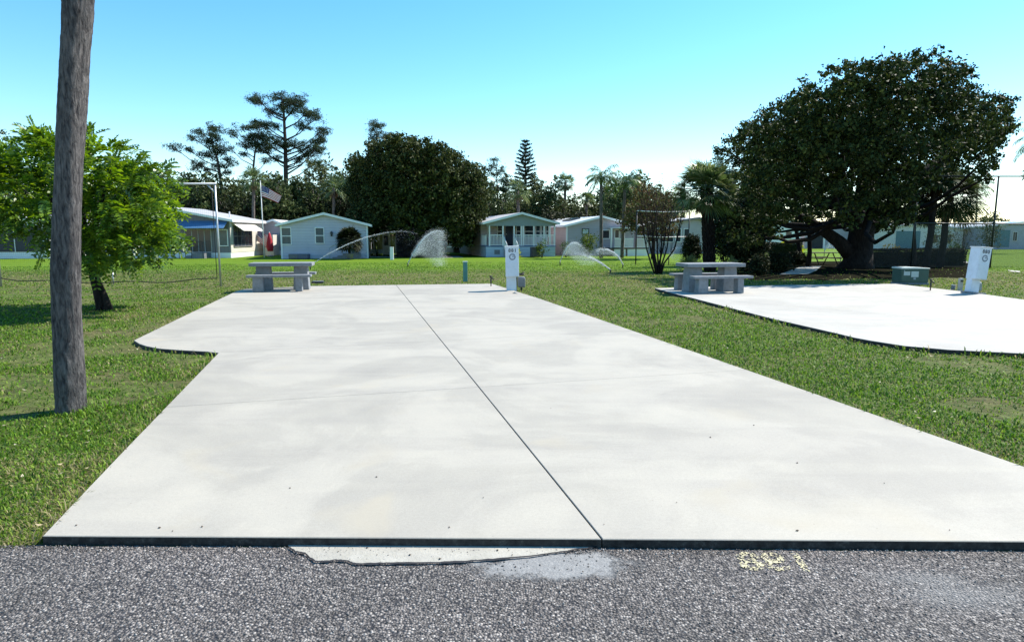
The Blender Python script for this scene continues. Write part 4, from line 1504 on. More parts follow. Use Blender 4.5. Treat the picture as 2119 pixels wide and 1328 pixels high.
Yb = 34.0
t = thing('barrier_net', 'tall dark post and rail frame with fine netting behind the leaning pedestal', 'barrier net', (0, Yb, 0))
zT, zM = A(2066, 365, Yb).z, A(1950, 466, Yb).z
x0, x1 = A(1786, 466, Yb).x, A(2500, 466, Yb).x
for u_, vtop in ((2058, 365), (1893, 400), (2330, 365)):
    p = A(u_, 450, Yb)
    mb = MB(); mb.tube([(p.x, 0, gz(Yb)), (p.x + 0.02, 0, A(u_, vtop, Yb).z)], 0.045, 8); mb.build('post', M_POST, t)
p = A(1985, 366, Yb)
mb = MB(); mb.tube([(p.x - 1.6, 0, zT), (x1, 0, zT)], 0.035, 8); mb.build('top_rail', M_POST, t)
mb = MB()
mb.tube([(x0 + (x1 - x0) * i / 16, 0, zM + 0.12 - 0.14 * (i / 16)) for i in range(17)], 0.04, 8)
mb.build('middle_rail', M_POST, t)
link('netting', net_mesh(x0, x1, lambda x: gz(Yb) + 0.05, zM, 0.05, 0.0055), t, M_POST)

# second light frame by the crape myrtle
Y2 = 41.0
t = thing('practice_net', 'slender frame with two pale horizontal rails behind the bare multi stemmed tree', 'practice net', (0, Y2, 0))
a_, b_ = A(1318, 440, Y2), A(1427, 440, Y2)
for p in (a_, b_):
    mb = MB(); mb.cyl(p.x, 0, gz(Y2), p.z + 0.05, 0.04, n=8); mb.build('post', M_POST, t)
for v_ in (438, 490):
    mb = MB(); z_ = A(1318, v_, Y2).z; mb.tube([(a_.x, 0, z_ + 0.05), ((a_.x + b_.x) / 2, 0, z_ - 0.03), (b_.x, 0, z_)], 0.03, 8); mb.build('rail', M_WHITE2, t)

# ================================================================== FLAGS
def flag_mesh(W_, H_, droop, rn, seed):
    """rippling cloth, stripes and canton as separate faces"""
    nx_, nz_ = 39, 26
    vs, fs, mi = [], [], []
    for i in range(nx_ + 1):
        for j in range(nz_ + 1):
            s_, t_ = i / nx_, j / nz_
            x_ = W_ * s_ * (0.93 - 0.18 * t_)
            z_ = -H_ * t_ * (1 - 0.35 * s_) - droop * s_ ** 1.2
            y_ = 0.10 * math.sin(s_ * 7 + t_ * 2) * s_ + 0.05 * math.sin(s_ * 13 + 1)
            vs.append((x_, y_, z_))
    for i in range(nx_):
        for j in range(nz_):
            a = i * (nz_ + 1) + j
            fs.append((a, a + nz_ + 1, a + nz_ + 2, a + 1))
            if i < 16 and j < 14:
                star = (i % 3 == 1 and j % 3 == 1) 
                mi.append(1 if star else 2)
            else:
                mi.append((j // 2) % 2)
    return vs, fs, mi

Yf = 55.0
p = A(547, 531, Yf)
t = thing('flag_pole', 'tall slim flagpole standing left of the pale blue home', 'flagpole', (p.x, Yf, gz(Yf)))
zt = A(543, 376, Yf).z - gz(Yf)
mb = MB(); mb.tube([(0, 0, 0), (-0.02, 0, zt)], [0.05, 0.028], 8); mb.build('pole', M_WHITE2, t)
mb = MB(); mb.tube([(-0.02, 0, zt), (-0.02, 0, zt + 0.04), (-0.02, 0, zt + 0.09)], [0.03, 0.06, 0.02], 8); mb.build('finial', M_STEEL, t)
vs, fs, mi = flag_mesh(1.75, 0.95, 0.85, random.Random(1), 1)
mb = MB()
for f, k in zip(fs, mi):
    mb.f.append(list(f)); mb.m.append(k); mb.sm.append(True)
mb.v = vs
fl = mb.build('flag', [M_RED, M_FW, M_FB])
fl.location = (p.x + 0.02, Yf, gz(Yf) + zt - 0.28)
tag(fl, 'striped red and white flag with a navy canton flying from the tall flagpole', 'flag')

p = A(533, 474, 60.0)
mb = MB()
for f, k in zip(fs, mi):
    mb.f.append(list(f)); mb.m.append(k); mb.sm.append(True)
mb.v = vs
fl = mb.build('flag', [M_RED, M_FW, M_FB])
fl.location = p
fl.rotation_euler = (0, R(12), 0)
fl.scale = (0.9, 1, 1.1)
tag(fl, 'striped flag hanging low from the carport corner between the homes', 'flag')
p = A(558, 498, 58.0)
t = thing('patio_umbrella', 'closed dark red patio umbrella between the grey and pale blue homes', 'umbrella', (p.x, 58, gz(58)))
mb = MB(); rr = random.Random(4)
mb.tube([(0, 0, 0.45), (0, 0, 0.9), (0, 0, 1.5), (0, 0, 1.95), (0, 0, 2.1)], [0.26, 0.28, 0.2, 0.09, 0.02], 12, jit=0.18, rnd=rr)
mb.build('canopy', M_RED, t)
mb = MB(); mb.cyl(0, 0, 0.02, 2.15, 0.025, n=8); mb.build('pole', M_WHITE2, t)
mb = MB(); mb.cyl(0, 0, 0, 0.1, 0.3, 0.25, n=16); mb.build('base', M_METER, t)

# barbecue grill
Yg = 55.0
p = A(914, 532, Yg)
t = thing('barbecue_grill', 'dark kettle shaped barbecue grill standing right of the tall hedge', 'grill', (p.x, Yg, gz(Yg)), R(10))
mb = MB(); mb.tube([(0, 0, 0.55), (0, 0, 0.62), (0, 0, 0.85), (0, 0, 0.92)], [0.2, 0.33, 0.42, 0.43], 14); mb.build('bowl', M_GRILL, t)
mb = MB(); mb.tube([(0, 0, 0.93), (0, 0, 1.02), (0, 0, 1.2), (0, 0, 1.27)], [0.44, 0.43, 0.3, 0.08], 14); ld = mb.build('lid', M_GRILL, t)
mb = MB(); mb.tube([(-0.1, 0, 1.27), (-0.1, 0, 1.33), (0.1, 0, 1.33), (0.1, 0, 1.27)], 0.015, 6); mb.build('handle', M_STEEL, ld)
for k in range(3):
    a = k * 2.1 + 0.4
    mb = MB(); mb.tube([(0.15 * math.cos(a), 0.15 * math.sin(a), 0.6), (0.36 * math.cos(a), 0.36 * math.sin(a), 0)], 0.025, 6); mb.build('leg', M_GRILL, t)
mb = MB(); mb.box(0.44, 0.85, -0.2, 0.2, 0.86, 0.9); mb.build('side_shelf', M_FW, t)

# small white service post
p = A(811, 535, 50.0)
t = thing('service_post', 'squat white service post on the lawn left of the spray', 'post', (p.x, 50, gz(50)), R(4))
mb = MB(); mb.box(-0.13, 0.13, -0.1, 0.1, 0, 0.93); mb.build('post', M_WHITE, t, 0.02)
mb = MB(); mb.box(-0.145, 0.145, -0.115, 0.115, 0.931, 0.97); mb.build('cap', M_WHITE2, t, 0.01)

# wooden picnic table in the oak shade
Yw = 40.0
p = A(1700, 540, Yw)
t = thing('picnic_table', 'dark wooden picnic table in the shade left of the great oak trunk', 'picnic table', (p.x, Yw, gz(Yw)), R(14))
mb = MB()
for i in range(4):
    mb.box(-0.95, 0.95, -0.38 + i * 0.195, -0.2 + i * 0.195, 0.72, 0.76)
mb.build('table_top', M_WOOD, t)
for sy in (-1, 1):
    mb = MB(); mb.box(-0.95, 0.95, sy * 0.72 - 0.13, sy * 0.72 + 0.13, 0.43, 0.47); mb.build('bench', M_WOOD, t)
for sx in (-1, 1):
    mb = MB(); x_ = sx * 0.65
    for sy in (-1, 1):
        mb.tube([(x_, sy * 0.15, 0.72), (x_, sy * 0.62, 0)], 0.045, 4, smooth=False)
    mb.box(x_ + 0.05, x_ + 0.09, -0.82, 0.82, 0.38, 0.425)
    mb.build('frame', M_WOOD, t)

# thin white stake beside the trunk and concrete walk slab in the shade
p = G(1739, 548)
mb = MB(); mb.cyl(0, 0, 0, 0.9, 0.025, n=8)
o = mb.build('stake', M_WHITE); o.location = (p.x, p.y, gz(p.y))
tag(o, 'thin white stake standing in front of the great oak trunk', 'stake')
mb = MB()
pts = [G(u, v) for u, v in ((1612, 569), (1655, 553), (1700, 551), (1690, 560), (1672, 568))]
mb.add([(q.x, q.y, gz(q.y) + 0.02) for q in pts], [list(range(len(pts)))])
tag(mb.build('path', M_PAD2), kind='structure')
mb = MB()
pts = [G(u, v) for u, v in ((1925, 542), (2000, 541), (2005, 544), (1930, 545.5))]
mb.add([(q.x, q.y, gz(q.y) + 0.012) for q in pts], [list(range(len(pts)))])
pts = [G(u, v) for u, v in ((2085, 559), (2110, 561), (2112, 564), (2090, 562))]
mb.add([(q.x, q.y, gz(q.y) + 0.012) for q in pts], [list(range(len(pts)))])
tag(mb.build('sand_patch', M_PAD2), kind='structure')
mb = MB()
pts = [G(u, v) for u, v in ((766, 533), (820, 533), (830, 531), (766, 530))]
mb.add([(q.x, q.y, gz(q.y) + 0.012) for q in pts], [list(range(len(pts)))])
pts = [G(u, v) for u, v in ((898, 533.5), (960, 533.5), (948, 529), (900, 529))]
mb.add([(q.x, q.y, gz(q.y) + 0.012) for q in pts], [list(range(len(pts)))])
pts = [G(u, v) for u, v in ((1133, 530.5), (1160, 529), (1158, 526.8), (1140, 528))]
mb.add([(q.x, q.y, gz(q.y) + 0.012) for q in pts], [list(range(len(pts)))])
tag(mb.build('driveway', M_PAD2), kind='structure')
# ================================================================== TREES
def limbs(mb, start_pts, targets, r0, r1, rnd, n=6, sagf=0.12, segs=5):
    """limbs leaving the trunk near each target's height and bending up into the crown"""
    for tx, ty, tz, base in targets:
        b = Vector(base)
        e = Vector((tx, ty, tz))
        d = e - b
        pts, rad = [], []
        for i in range(segs + 1):
            s_ = i / segs
            p = b + d * s_
            p.z += -sagf * d.length * math.sin(PI * s_) + 0
            if 0 < i < segs:
                p += Vector((rnd.uniform(-1, 1), rnd.uniform(-1, 1), rnd.uniform(-1, 1))) * d.length * 0.035
            pts.append(p)
            rad.append(r0 * (1 - s_) + r1 * s_)
        mb.tube(pts, rad, n)

def lerp_path(path, z):
    for a, b in zip(path[:-1], path[1:]):
        if a[2] <= z <= b[2] and b[2] > a[2]:
            t = (z - a[2]) / (b[2] - a[2])
            return Vector(a) * (1 - t) + Vector(b) * t
    return Vector(path[-1])

def broad_tree(name, label, origin, spec, Y, seed, leaf, dens, clump, per, m, bark, trunk_path, trunk_r, depth=0.6, back=0.0, ncopy=3,
               limb_n=14, limb_r=0.12, aspect=0.55, shell=0.5, cat='tree', group=None, squash=0.75, extra=None, zmin=None):
    rng = np.random.default_rng(seed)
    rnd = random.Random(seed)
    t = thing(name, label, cat, origin, 0, group)
    blobs = px_blobs(spec, Y, rng, depth, back, origin, ncopy)
    Pn = clumps(blobs, rng, clump, per, dens, shell, squash, zmin)
    leafy('crown', Pn, leaf, rng, m, t, aspect)
    mb = MB()
    mb.tube(trunk_path, trunk_r, 12, jit=0.05, rnd=rnd)
    if extra:
        for pth, rr in extra:
            mb.tube(pth, rr, 8, jit=0.06, rnd=rnd)
    tg = []
    order = list(range(len(blobs)))
    rnd.shuffle(order)
    top = trunk_path[-1][2]
    for k in order[:limb_n]:
        x, y, z, rx, ry, rz = blobs[k]
        zb = min(top, max(top * 0.45, z - 0.9 * math.hypot(x, y) * 0.6))
        tg.append((x, y, z, lerp_path(trunk_path, zb)))
    limbs(mb, None, tg, limb_r, limb_r * 0.25, rnd)
    mb.build('trunk', bark, t)
    return t

# ---- the great oak on the right
Yo = 33.0
o0 = A(1778, 548, Yo)
o0 = Vector((o0.x, Yo, gz(Yo)))
spec = [(1575, 262, 38), (1548, 275, 30), (1615, 245, 34), (1640, 205, 14), (1600, 300, 38), (1565, 340, 30), (1650, 300, 55), (1610, 370, 50), (1664, 212, 32), (1690, 240, 60), (1740, 162, 33),
        (1785, 192, 56), (1850, 170, 48), (1850, 140, 22), (1790, 150, 24), (1900, 180, 62), (1960, 190, 55), (1930, 158, 22), (1840, 240, 78), (1760, 270, 80), (1920, 260, 72), (2000, 230, 50), (2040, 250, 42),
        (2065, 255, 30), (2075, 215, 24), (2010, 280, 45), (2055, 285, 28), (2040, 320, 20), (2050, 345, 13), (1700, 330, 70), (1780, 350, 75), (1850, 330, 70), (1625, 412, 40), (1580, 410, 42),
        (1690, 392, 32), (1850, 390, 48), (1860, 430, 30), (1838, 440, 18), (1590, 455, 30), (1560, 470, 34), (1545, 420, 30), (1535, 370, 26), (1960, 300, 30), (1530, 480, 34), (2030, 350, 12), (2042, 362, 9), (1988, 335, 14), (1905, 372, 16), (1880, 400, 18), (1522, 300, 16), (1660, 445, 14), (1820, 465, 14)]
tp = [(-0.15, 0, -0.1), (-0.1, 0, 0.35), (-0.05, 0, 1.0), (0.0, 0, 1.8), (0.1, 0, 2.6), (0.2, 0.1, 3.8), (0.3, 0.1, 5.2), (0.4, 0, 6.6)]
tr = [0.95, 0.72, 0.62, 0.60, 0.66, 0.52, 0.38, 0.2]
def opt(u, v, dy=0.0):
    p = A(u, v, Yo + dy)
    return Vector((p.x, Yo + dy, p.z)) - o0
ex = [([opt(1760, 525), opt(1735, 500), opt(1705, 477), opt(1680, 460), opt(1640, 440), opt(1600, 430)], [0.42, 0.34, 0.27, 0.21, 0.14, 0.06]),
      ([opt(1800, 470), opt(1850, 420, 1), opt(1900, 370, 1), opt(1960, 310, 1)], [0.45, 0.32, 0.22, 0.1]),
      ([opt(1760, 455), opt(1735, 380), opt(1720, 300), opt(1700, 230)], [0.4, 0.32, 0.22, 0.08]),
      ([opt(1785, 440), opt(1790, 340), opt(1810, 240), opt(1830, 170)], [0.45, 0.32, 0.2, 0.06])]
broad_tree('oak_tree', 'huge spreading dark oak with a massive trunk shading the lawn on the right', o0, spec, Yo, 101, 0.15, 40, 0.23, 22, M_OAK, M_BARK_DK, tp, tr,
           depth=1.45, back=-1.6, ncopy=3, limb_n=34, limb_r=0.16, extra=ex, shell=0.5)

# ---- rounded dark oak behind the spray
Yq = 60.0
q0 = A(835, 528, Yq); q0 = Vector((q0.x, Yq, gz(Yq)))
spec = [(835, 310, 34), (800, 330, 42), (870, 315, 32), (905, 330, 36), (940, 345, 34), (965, 375, 34), (980, 410, 30), (985, 440, 26), (775, 350, 36), (745, 345, 24), (735, 385, 24), (850, 370, 62),
        (920, 390, 55), (790, 410, 58), (850, 430, 60), (930, 440, 52), (760, 450, 40), (955, 452, 34), (900, 460, 34), (985, 380, 18), (820, 300, 24), (975, 335 + 20, 20), (965, 492, 17), (940, 488, 22), (770, 300, 14)]
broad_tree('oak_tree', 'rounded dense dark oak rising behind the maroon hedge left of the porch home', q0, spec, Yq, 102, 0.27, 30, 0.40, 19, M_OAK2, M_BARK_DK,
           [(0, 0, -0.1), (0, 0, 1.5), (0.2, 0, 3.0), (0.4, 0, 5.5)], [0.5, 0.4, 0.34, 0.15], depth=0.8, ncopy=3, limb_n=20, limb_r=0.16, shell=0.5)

# ---- bright leafy small tree at left
Yt = 13.3
b0 = G(212, 641); Yt = b0.y
b0 = Vector((b0.x, b0.y, -0.05))
def bright_tree():
    rng = np.random.default_rng(55)
    rnd = random.Random(55)
    t = thing('leafy_tree', 'small bright green leafy tree with a split leaning trunk behind the palm trunk', 'tree', b0)
    spec = [(60, 330, 52), (20, 345, 46), (-40, 350, 55), (-90, 400, 50), (100, 300, 30), (150, 310, 34), (215, 335, 42), (265, 350, 44), (288, 368, 38), (308, 400, 32), (250, 410, 62), (170, 390, 70), (90, 390, 60), (20, 420, 52),
            (282, 440, 36), (240, 460, 42), (170, 450, 52), (60, 445, 36), (300, 462, 22), (262, 484, 26), (300, 492, 14), (250, 515, 16), (328, 474, 10), (202, 532, 18), (215, 500, 34), (165, 490, 40), (120, 470, 40), (180, 300, 26), (75, 290, 20), (-30, 430, 46)]
    blobs = px_blobs(spec, Yt, rng, 0.62, 0.0, b0, 3)
    # short sprays: each a twig carrying two rows of leaflets
    C0 = clumps(blobs, rng, 0.09, 4, 47, 0.5, 0.8)
    out = unit(C0 - np.array([-0.3, 0.0, 2.0]))
    n = len(C0)
    d = unit(out + rng.normal(size=(n, 3)) * 0.6 + np.array([0, 0, -0.1]))
    L = rng.uniform(0.20, 0.42, n)
    up = np.tile(np.array([[0, 0, 1.0]]), (n, 1)) + rng.normal(size=(n, 3)) * 0.35
    s = unit(np.cross(d, up))
    nn = unit(np.cross(s, d))
    K = 6
    Vs = []
    for k in range(K):
        f = (k + 0.7) / K
        base = C0 + d * (L * f)[:, None] - np.array([0, 0, 1.0]) * (L * f * f * 0.28)[:, None]
        for sd_ in (-1, 1):
            dl = unit(d * 0.55 + s * sd_ + rng.normal(size=(n, 3)) * 0.15)
            ll = (rng.uniform(0.09, 0.14, n) * (1.1 - 0.45 * abs(f - 0.45)))[:, None]
            wv = unit(np.cross(dl, nn)) * ll * 0.23
            mid = base + dl * ll * 0.5
            q = np.stack([base, mid + wv + nn * ll * 0.06, base + dl * ll - nn * ll * 0.15, mid - wv + nn * ll * 0.06], 1)
            Vs.append(q)
    V = np.concatenate(Vs, 0)
    nq = len(V)
    cr = link('crown', npmesh('crown', V.reshape(-1, 3), np.arange(nq * 4).reshape(-1, 4)), t, M_BRIGHT)
    # long shoots standing out of the top
    mb = MB()
    P_ = []
    tips = [(58, 240, 0.2), (180, 262, -0.3), (45, 275, 0.5), (250, 300, 0.1), (190, 255, 0.4), (336, 395, 0.0), (342, 420, 0.2), (100, 262, 0.0), (300, 315, 0.3), (322, 480, 0), (20, 290, -0.4), (75, 560, -0.3)]
    for u, v, dy in tips:
        e = A(u, v, Yt + dy); e = Vector((e.x, Yt + dy, e.z)) - b0
        c_ = A(u + (190 - u) * 0.25, v + (390 - v) * 0.45, Yt + dy); c_ = Vector((c_.x, Yt + dy, c_.z)) - b0
        pts = [c_ + (e - c_) * i / 6 + Vector((0, 0, 0.05 * math.sin(i * 0.5))) for i in range(7)]
        mb.tube(pts, [0.010, 0.009, 0.008, 0.007, 0.006, 0.005, 0.003], 5)
        dd = (e - c_).normalized()
        sd0 = dd.cross(Vector((0, 1, 0.2))).normalized()
        for i in range(22):
            p = c_ + (e - c_) * (0.25 + 0.75 * i / 22)
            for k in (-1, 1):
                dl = (dd * 0.5 + sd0 * k + Vector((rnd.uniform(-.2, .2), rnd.uniform(-.3, .3), rnd.uniform(-.2, .2)))).normalized()
                ll = 0.075
                w_ = dl.cross(Vector((0, 1, 0.3))).normalized() * ll * 0.2
                P_ += [p, p + dl * ll * 0.5 + w_, p + dl * ll, p + dl * ll * 0.5 - w_]
    V2 = np.array([tuple(p) for p in P_])
    link('shoot_leaves', npmesh('shoots', V2, np.arange(len(V2)).reshape(-1, 4)), t, M_BRIGHT)
    tw = mb
    def T(u, v, dy=0.0):
        p = A(u, v, Yt + dy)
        return Vector((p.x, Yt + dy, p.z)) - b0
    base = T(212, 642)
    tw.tube([Vector((0, 0, -0.08)), T(208, 630), T(198, 590), T(188, 555), T(185, 520), T(195, 470), T(210, 420)], [0.14, 0.10, 0.075, 0.075, 0.07, 0.06, 0.03], 9, jit=0.12, rnd=rnd)
    tw.tube([T(226, 641, -0.1), T(218, 615), T(200, 575), T(180, 545), T(150, 500), T(120, 440), T(90, 380)], [0.08, 0.06, 0.055, 0.06, 0.05, 0.04, 0.02], 9, jit=0.12, rnd=rnd)
    for u, v, dy in ((270, 400, -0.5), (300, 430, 0.4), (50, 400, -0.5), (20, 370, 0.4), (150, 340, 0.6), (230, 350, -0.6), (250, 470, 0.2)):
        tw.tube([T(187, 530), T((187 + u) / 2, (500 + v) / 2, dy / 2), T(u, v, dy)], [0.05, 0.03, 0.01], 6, jit=0.1, rnd=rnd)
    for a in range(7):
        an = a / 7 * 2 * PI
        tw.tube([Vector((0.03, 0, 0.06)), Vector((0.03 + 0.22 * math.cos(an), 0.22 * math.sin(an), -0.02))], [0.05, 0.02], 6)
    tw.build('trunk', M_BARK_DK, t)
bright_tree()

# ---- tall palm trunk in the foreground with its crown high above the picture
def fan_leaf(out, o, d, up, L, k, spread, w, rnd, droop=0.25):
    """palmate leaf: narrow folded segments radiating from the end of a stalk"""
    d = d.normalized()
    s = d.cross(up)
    if s.length < 1e-3:
        s = Vector((1, 0, 0))
    s.normalize()
    nrm = s.cross(d).normalized()
    for i in range(k):
        a = (i / (k - 1) - 0.5) * 2 * spread
        r = (d * math.cos(a) + s * math.sin(a)).normalized()
        ln = L * (1 - 0.28 * abs(a) / spread) * rnd.uniform(0.9, 1.08)
        wv = r.cross(nrm).normalized() * w
        lift = nrm * (0.12 * L * abs(math.sin(a)))
        m1 = o + r * ln * 0.55 + lift * 0.5
        tip = o + r * ln + lift - Vector((0, 0, droop * ln * rnd.uniform(0.5, 1.4)))
        out.append((o, m1 + wv, tip, m1 - wv))

def sabal_crown(n, stalk, L, rnd, k=18, w=0.035, lo=-0.75, hi=1.35, spread=1.75, centre=Vector((0, 0, 0)), up_only=False):
    q, st, dead = [], MB(), []
    for i in range(n):
        el = lo + (hi - lo) * ((i + 0.5) / n) ** 0.9
        a = i * 2.399 + rnd.uniform(-0.3, 0.3)
        d = Vector((math.cos(a) * math.cos(el), math.sin(a) * math.cos(el), math.sin(el)))
        sl = stalk * rnd.uniform(0.75, 1.15)
        e = centre + d * sl - Vector((0, 0, 0.10 * sl * math.cos(el)))
        st.tube([centre, centre + d * sl * 0.5, e], [0.018, 0.014, 0.010], 4)
        up = Vector((0, 0, 1)) if el < 1.1 else Vector((1, 0, 0))
        up = (up + Vector((rnd.uniform(-.4, .4), rnd.uniform(-.4, .4), 0)))
        fan_leaf(q, e, (d + Vector((0, 0, -0.12 + 0.1 * math.sin(el)))), up, L * rnd.uniform(0.85, 1.1), k, spread * rnd.uniform(0.8, 1.0), w, rnd)
    V = np.array([tuple(p) for f in q for p in f])
    return V, st

def sabal(name, label, base, top, r0, r1, n, stalk, L, seed, k=16, w=0.03, bark=None, bark_rough=0.06, leafm=None, booted=False, dead=10, group=None, rough_n=14, lo=-0.75):
    rnd = random.Random(seed)
    t = thing(name, label, 'palm tree', base, 0, group)
    tp_ = Vector(top) - Vector(base)
    segs = rough_n
    pts = [tp_ * (i / segs) + Vector((0.05 * math.sin(i * 1.3 + seed), 0.05 * math.cos(i * 1.1), 0)) * (i / segs) for i in range(segs + 1)]
    pts[0].z -= 0.1
    rad = [r0 + (r1 - r0) * (i / segs) for i in range(segs + 1)]
    rad[0] *= 1.15
    mb = MB()
    mb.tube(pts, rad, 12, jit=bark_rough, rnd=rnd)
    mb.build('trunk', bark or M_BARK_GR, t)
    if booted:
        bt = MB()
        hgt = tp_.length
        nb_ = int(hgt / 0.14) * 7
        for i in range(nb_):
            s_ = i / nb_
            a = i * 2.399
            c = tp_ * s_
            rr = r0 + (r1 - r0) * s_
            d = Vector((math.cos(a), math.sin(a), 0))
            sd_ = Vector((-math.sin(a), math.cos(a), 0))
            b_ = c + d * rr * 0.8
            bt.tube([b_ - Vector((0, 0, 0.10)) , b_ + d * 0.06 + sd_ * 0.03, b_ + d * 0.13 + Vector((0, 0, 0.20)) + sd_ * rnd.uniform(-0.08, 0.08)], [0.06, 0.045, 0.018], 4, smooth=False)
        bt.build('leaf_bases', bark or M_BARK_GR, t)
    V, st = sabal_crown(n, stalk, L, rnd, k, w, centre=tp_, lo=lo)
    link('crown', npmesh('crown', V, np.arange(len(V)).reshape(-1, 4)), t, leafm or M_PALM)
    st.build('leaf_stalks', M_SHRUB, t)
    if dead:
        q = []
        for i in range(dead):
            a = rnd.uniform(0, 2 * PI)
            d = Vector((math.cos(a) * 0.5, math.sin(a) * 0.5, -0.9))
            fan_leaf(q, tp_ + d * 0.25 - Vector((0, 0, 0.1)), d, Vector((0, 0, 1)), L * 0.8, 10, 0.5, w, rnd, 0.1)
        V = np.array([tuple(p) for f in q for p in f])
        link('dead_fronds', npmesh('dead', V, np.arange(len(V)).reshape(-1, 4)), t, M_DEADL)
    return t

pb = G(146, 850)
Yp = pb.y
def TP(u, v):
    p = A(u, v, Yp)
    return Vector((p.x, Yp, p.z)) - Vector((pb.x, Yp, -0.05))
t = thing('palm_tree', 'tall bare grey palm trunk standing close by on the left of the large pad', 'palm tree', (pb.x, Yp, -0.05))
rnd = random.Random(71)
cl = [(146, 862, 36), (146, 848, 33), (145, 825, 32.5), (143.5, 790, 33), (142, 740, 32), (140, 690, 31), (138, 630, 31), (137.5, 570, 32), (138, 520, 31.5), (139.5, 460, 30.5), (141, 400, 30), (143.5, 330, 30),
      (147, 260, 32), (149.5, 200, 33), (152, 150, 33), (154.5, 100, 33), (158, 60, 34), (160, 20, 35.5), (161, -10, 36)]
cen_, rad_ = [], []
fine = []
for (a, b) in zip(cl[:-1], cl[1:]):
    for k in range(8):
        s_ = k / 8
        fine.append(tuple(a[i] * (1 - s_) + b[i] * s_ for i in range(3)))
for u, v, r in fine:
    p = TP(u, v)
    cen_.append(p); rad_.append(r / F * Yp * (0.875 - 0.11 * min(1, max(0, (860 - v) / 860))))
dirn = (cen_[-1] - cen_[-20]).normalized()
for k in range(1, 40):
    cen_.append(cen_[-1] + dirn * 0.11 + Vector((0.0, 0.0, 0))); rad_.append(rad_[-1] * 0.997)
cen_[0].z = -0.12
# trunk skin with vertical fissures and ring scars
nv = 64
V, Fc = [], []
rngp = np.random.default_rng(9)
fis = rngp.random((len(cen_) + 8, nv))
for i, (c, r) in enumerate(zip(cen_, rad_)):
    for k in range(nv):
        an = 2 * PI * k / nv
        w_ = 0.35 * fis[i // 3, k] + 0.35 * fis[i // 4 + 3, (k + (i % 2)) % nv] + 0.3 * fis[i, k]
        ring = 0.008 * math.sin(c.z * 34 + 0.5 * math.sin(an * 2))
        rr = r * (1 + (w_ - 0.5) * 0.065 + ring) + 0.006 * math.sin(an * 3 + c.z * 2)
        V.append((c.x + rr * math.cos(an), c.y + rr * math.sin(an), c.z))
for i in range(len(cen_) - 1):
    for k in range(nv):
        k2 = (k + 1) % nv
        Fc.append((i * nv + k, i * nv + k2, (i + 1) * nv + k2, (i + 1) * nv + k))
link('trunk', npmesh('trunk', V, Fc, True), t, M_BARK_PALM)
Vc, st = sabal_crown(34, 1.2, 1.0, rnd, 16, 0.03, centre=cen_[-1])
link('crown', npmesh('crown', Vc, np.arange(len(Vc)).reshape(-1, 4)), t, M_PALM)
st.build('leaf_stalks', M_SHRUB, t)
# ---- big booted cabbage palm by the right table
Ys = 27.5
b_ = G(1468, 562); Ys = b_.y
tpp = A(1463, 398, Ys)
sabal('cabbage_palm', 'stout cabbage palm with a rough booted trunk behind the right hand picnic table', (b_.x, Ys, gz(Ys)), (tpp.x, Ys, tpp.z), 0.20, 0.20, 74, 0.85, 1.0, 7, k=22, w=0.030, bark=M_BARK_DK, booted=True, dead=16, lo=-0.6)
# fan palm shrubs at its foot and in the dark thicket
def fan_shrub(label, u, v, n, stalk, L, seed, k=14, w=0.016, m=None):
    p = G(u, v)
    rnd = random.Random(seed)
    t = thing('palmetto', label, 'palm shrub', (p.x, p.y, gz(p.y)), 0, None)
    V, st = sabal_crown(n, stalk, L, rnd, k, w, lo=0.1, hi=1.45, centre=Vector((0, 0, 0.05)))
    link('fronds', npmesh('fronds', V, np.arange(len(V)).reshape(-1, 4)), t, m or M_PALM)
    st.build('leaf_stalks', M_SHRUB, t)
    return t
fan_shrub('low spiky fan palm left of the booted palm trunk, behind the right table top', 1428, 566, 24, 0.45, 0.42, 31)
fan_shrub('small fan palm right of the booted palm trunk at the edge of the dark thicket', 1512, 566, 16, 0.4, 0.40, 32)
fan_shrub('spiky palmetto in front of the dark shrubs near the shaded path', 1590, 556, 18, 0.45, 0.45, 33)

def shrub(name, label, u, v, rpx, hpx, seed, m, leaf=0.06, dens=60, clump=0.12, per=8, Y=None, cat='shrub', group=None, depth=None, stems=True, aspect=0.5):
    p = G(u, v) if Y is None else A(u, v, Y)
    Yy = p.y
    rng = np.random.default_rng(seed)
    rnd = random.Random(seed)
    s = Yy / F
    t = thing(name, label, cat, (p.x, Yy, gz(Yy)), 0, group)
    rx, hh = rpx * s, hpx * s
    bl = []
    for k in range(9):
        a = k * 2.4
        q = 0.55 * rx * math.sqrt((k % 4) / 4)
        bl.append((q * math.cos(a), (depth or 0.8) * q * math.sin(a), hh * rng.uniform(0.42, 0.62), rx * 0.55, rx * 0.55 * (depth or 0.9), hh * 0.45))
    Pn = clumps(bl, rng, clump, per, dens * 1.9, 0.4, 0.8, 0.02)
    leafy('foliage', Pn, leaf * 1.15, rng, m, t, aspect)
    if stems:
        mb = MB()
        for k in range(7):
            a = k * 0.9
            mb.tube([(0.04 * math.cos(a), 0.04 * math.sin(a), -0.05), (rx * 0.4 * math.cos(a), rx * 0.4 * math.sin(a), hh * 0.6)], [0.02, 0.008], 5)
        mb.build('stems', M_BARK_DK, t)
    return t

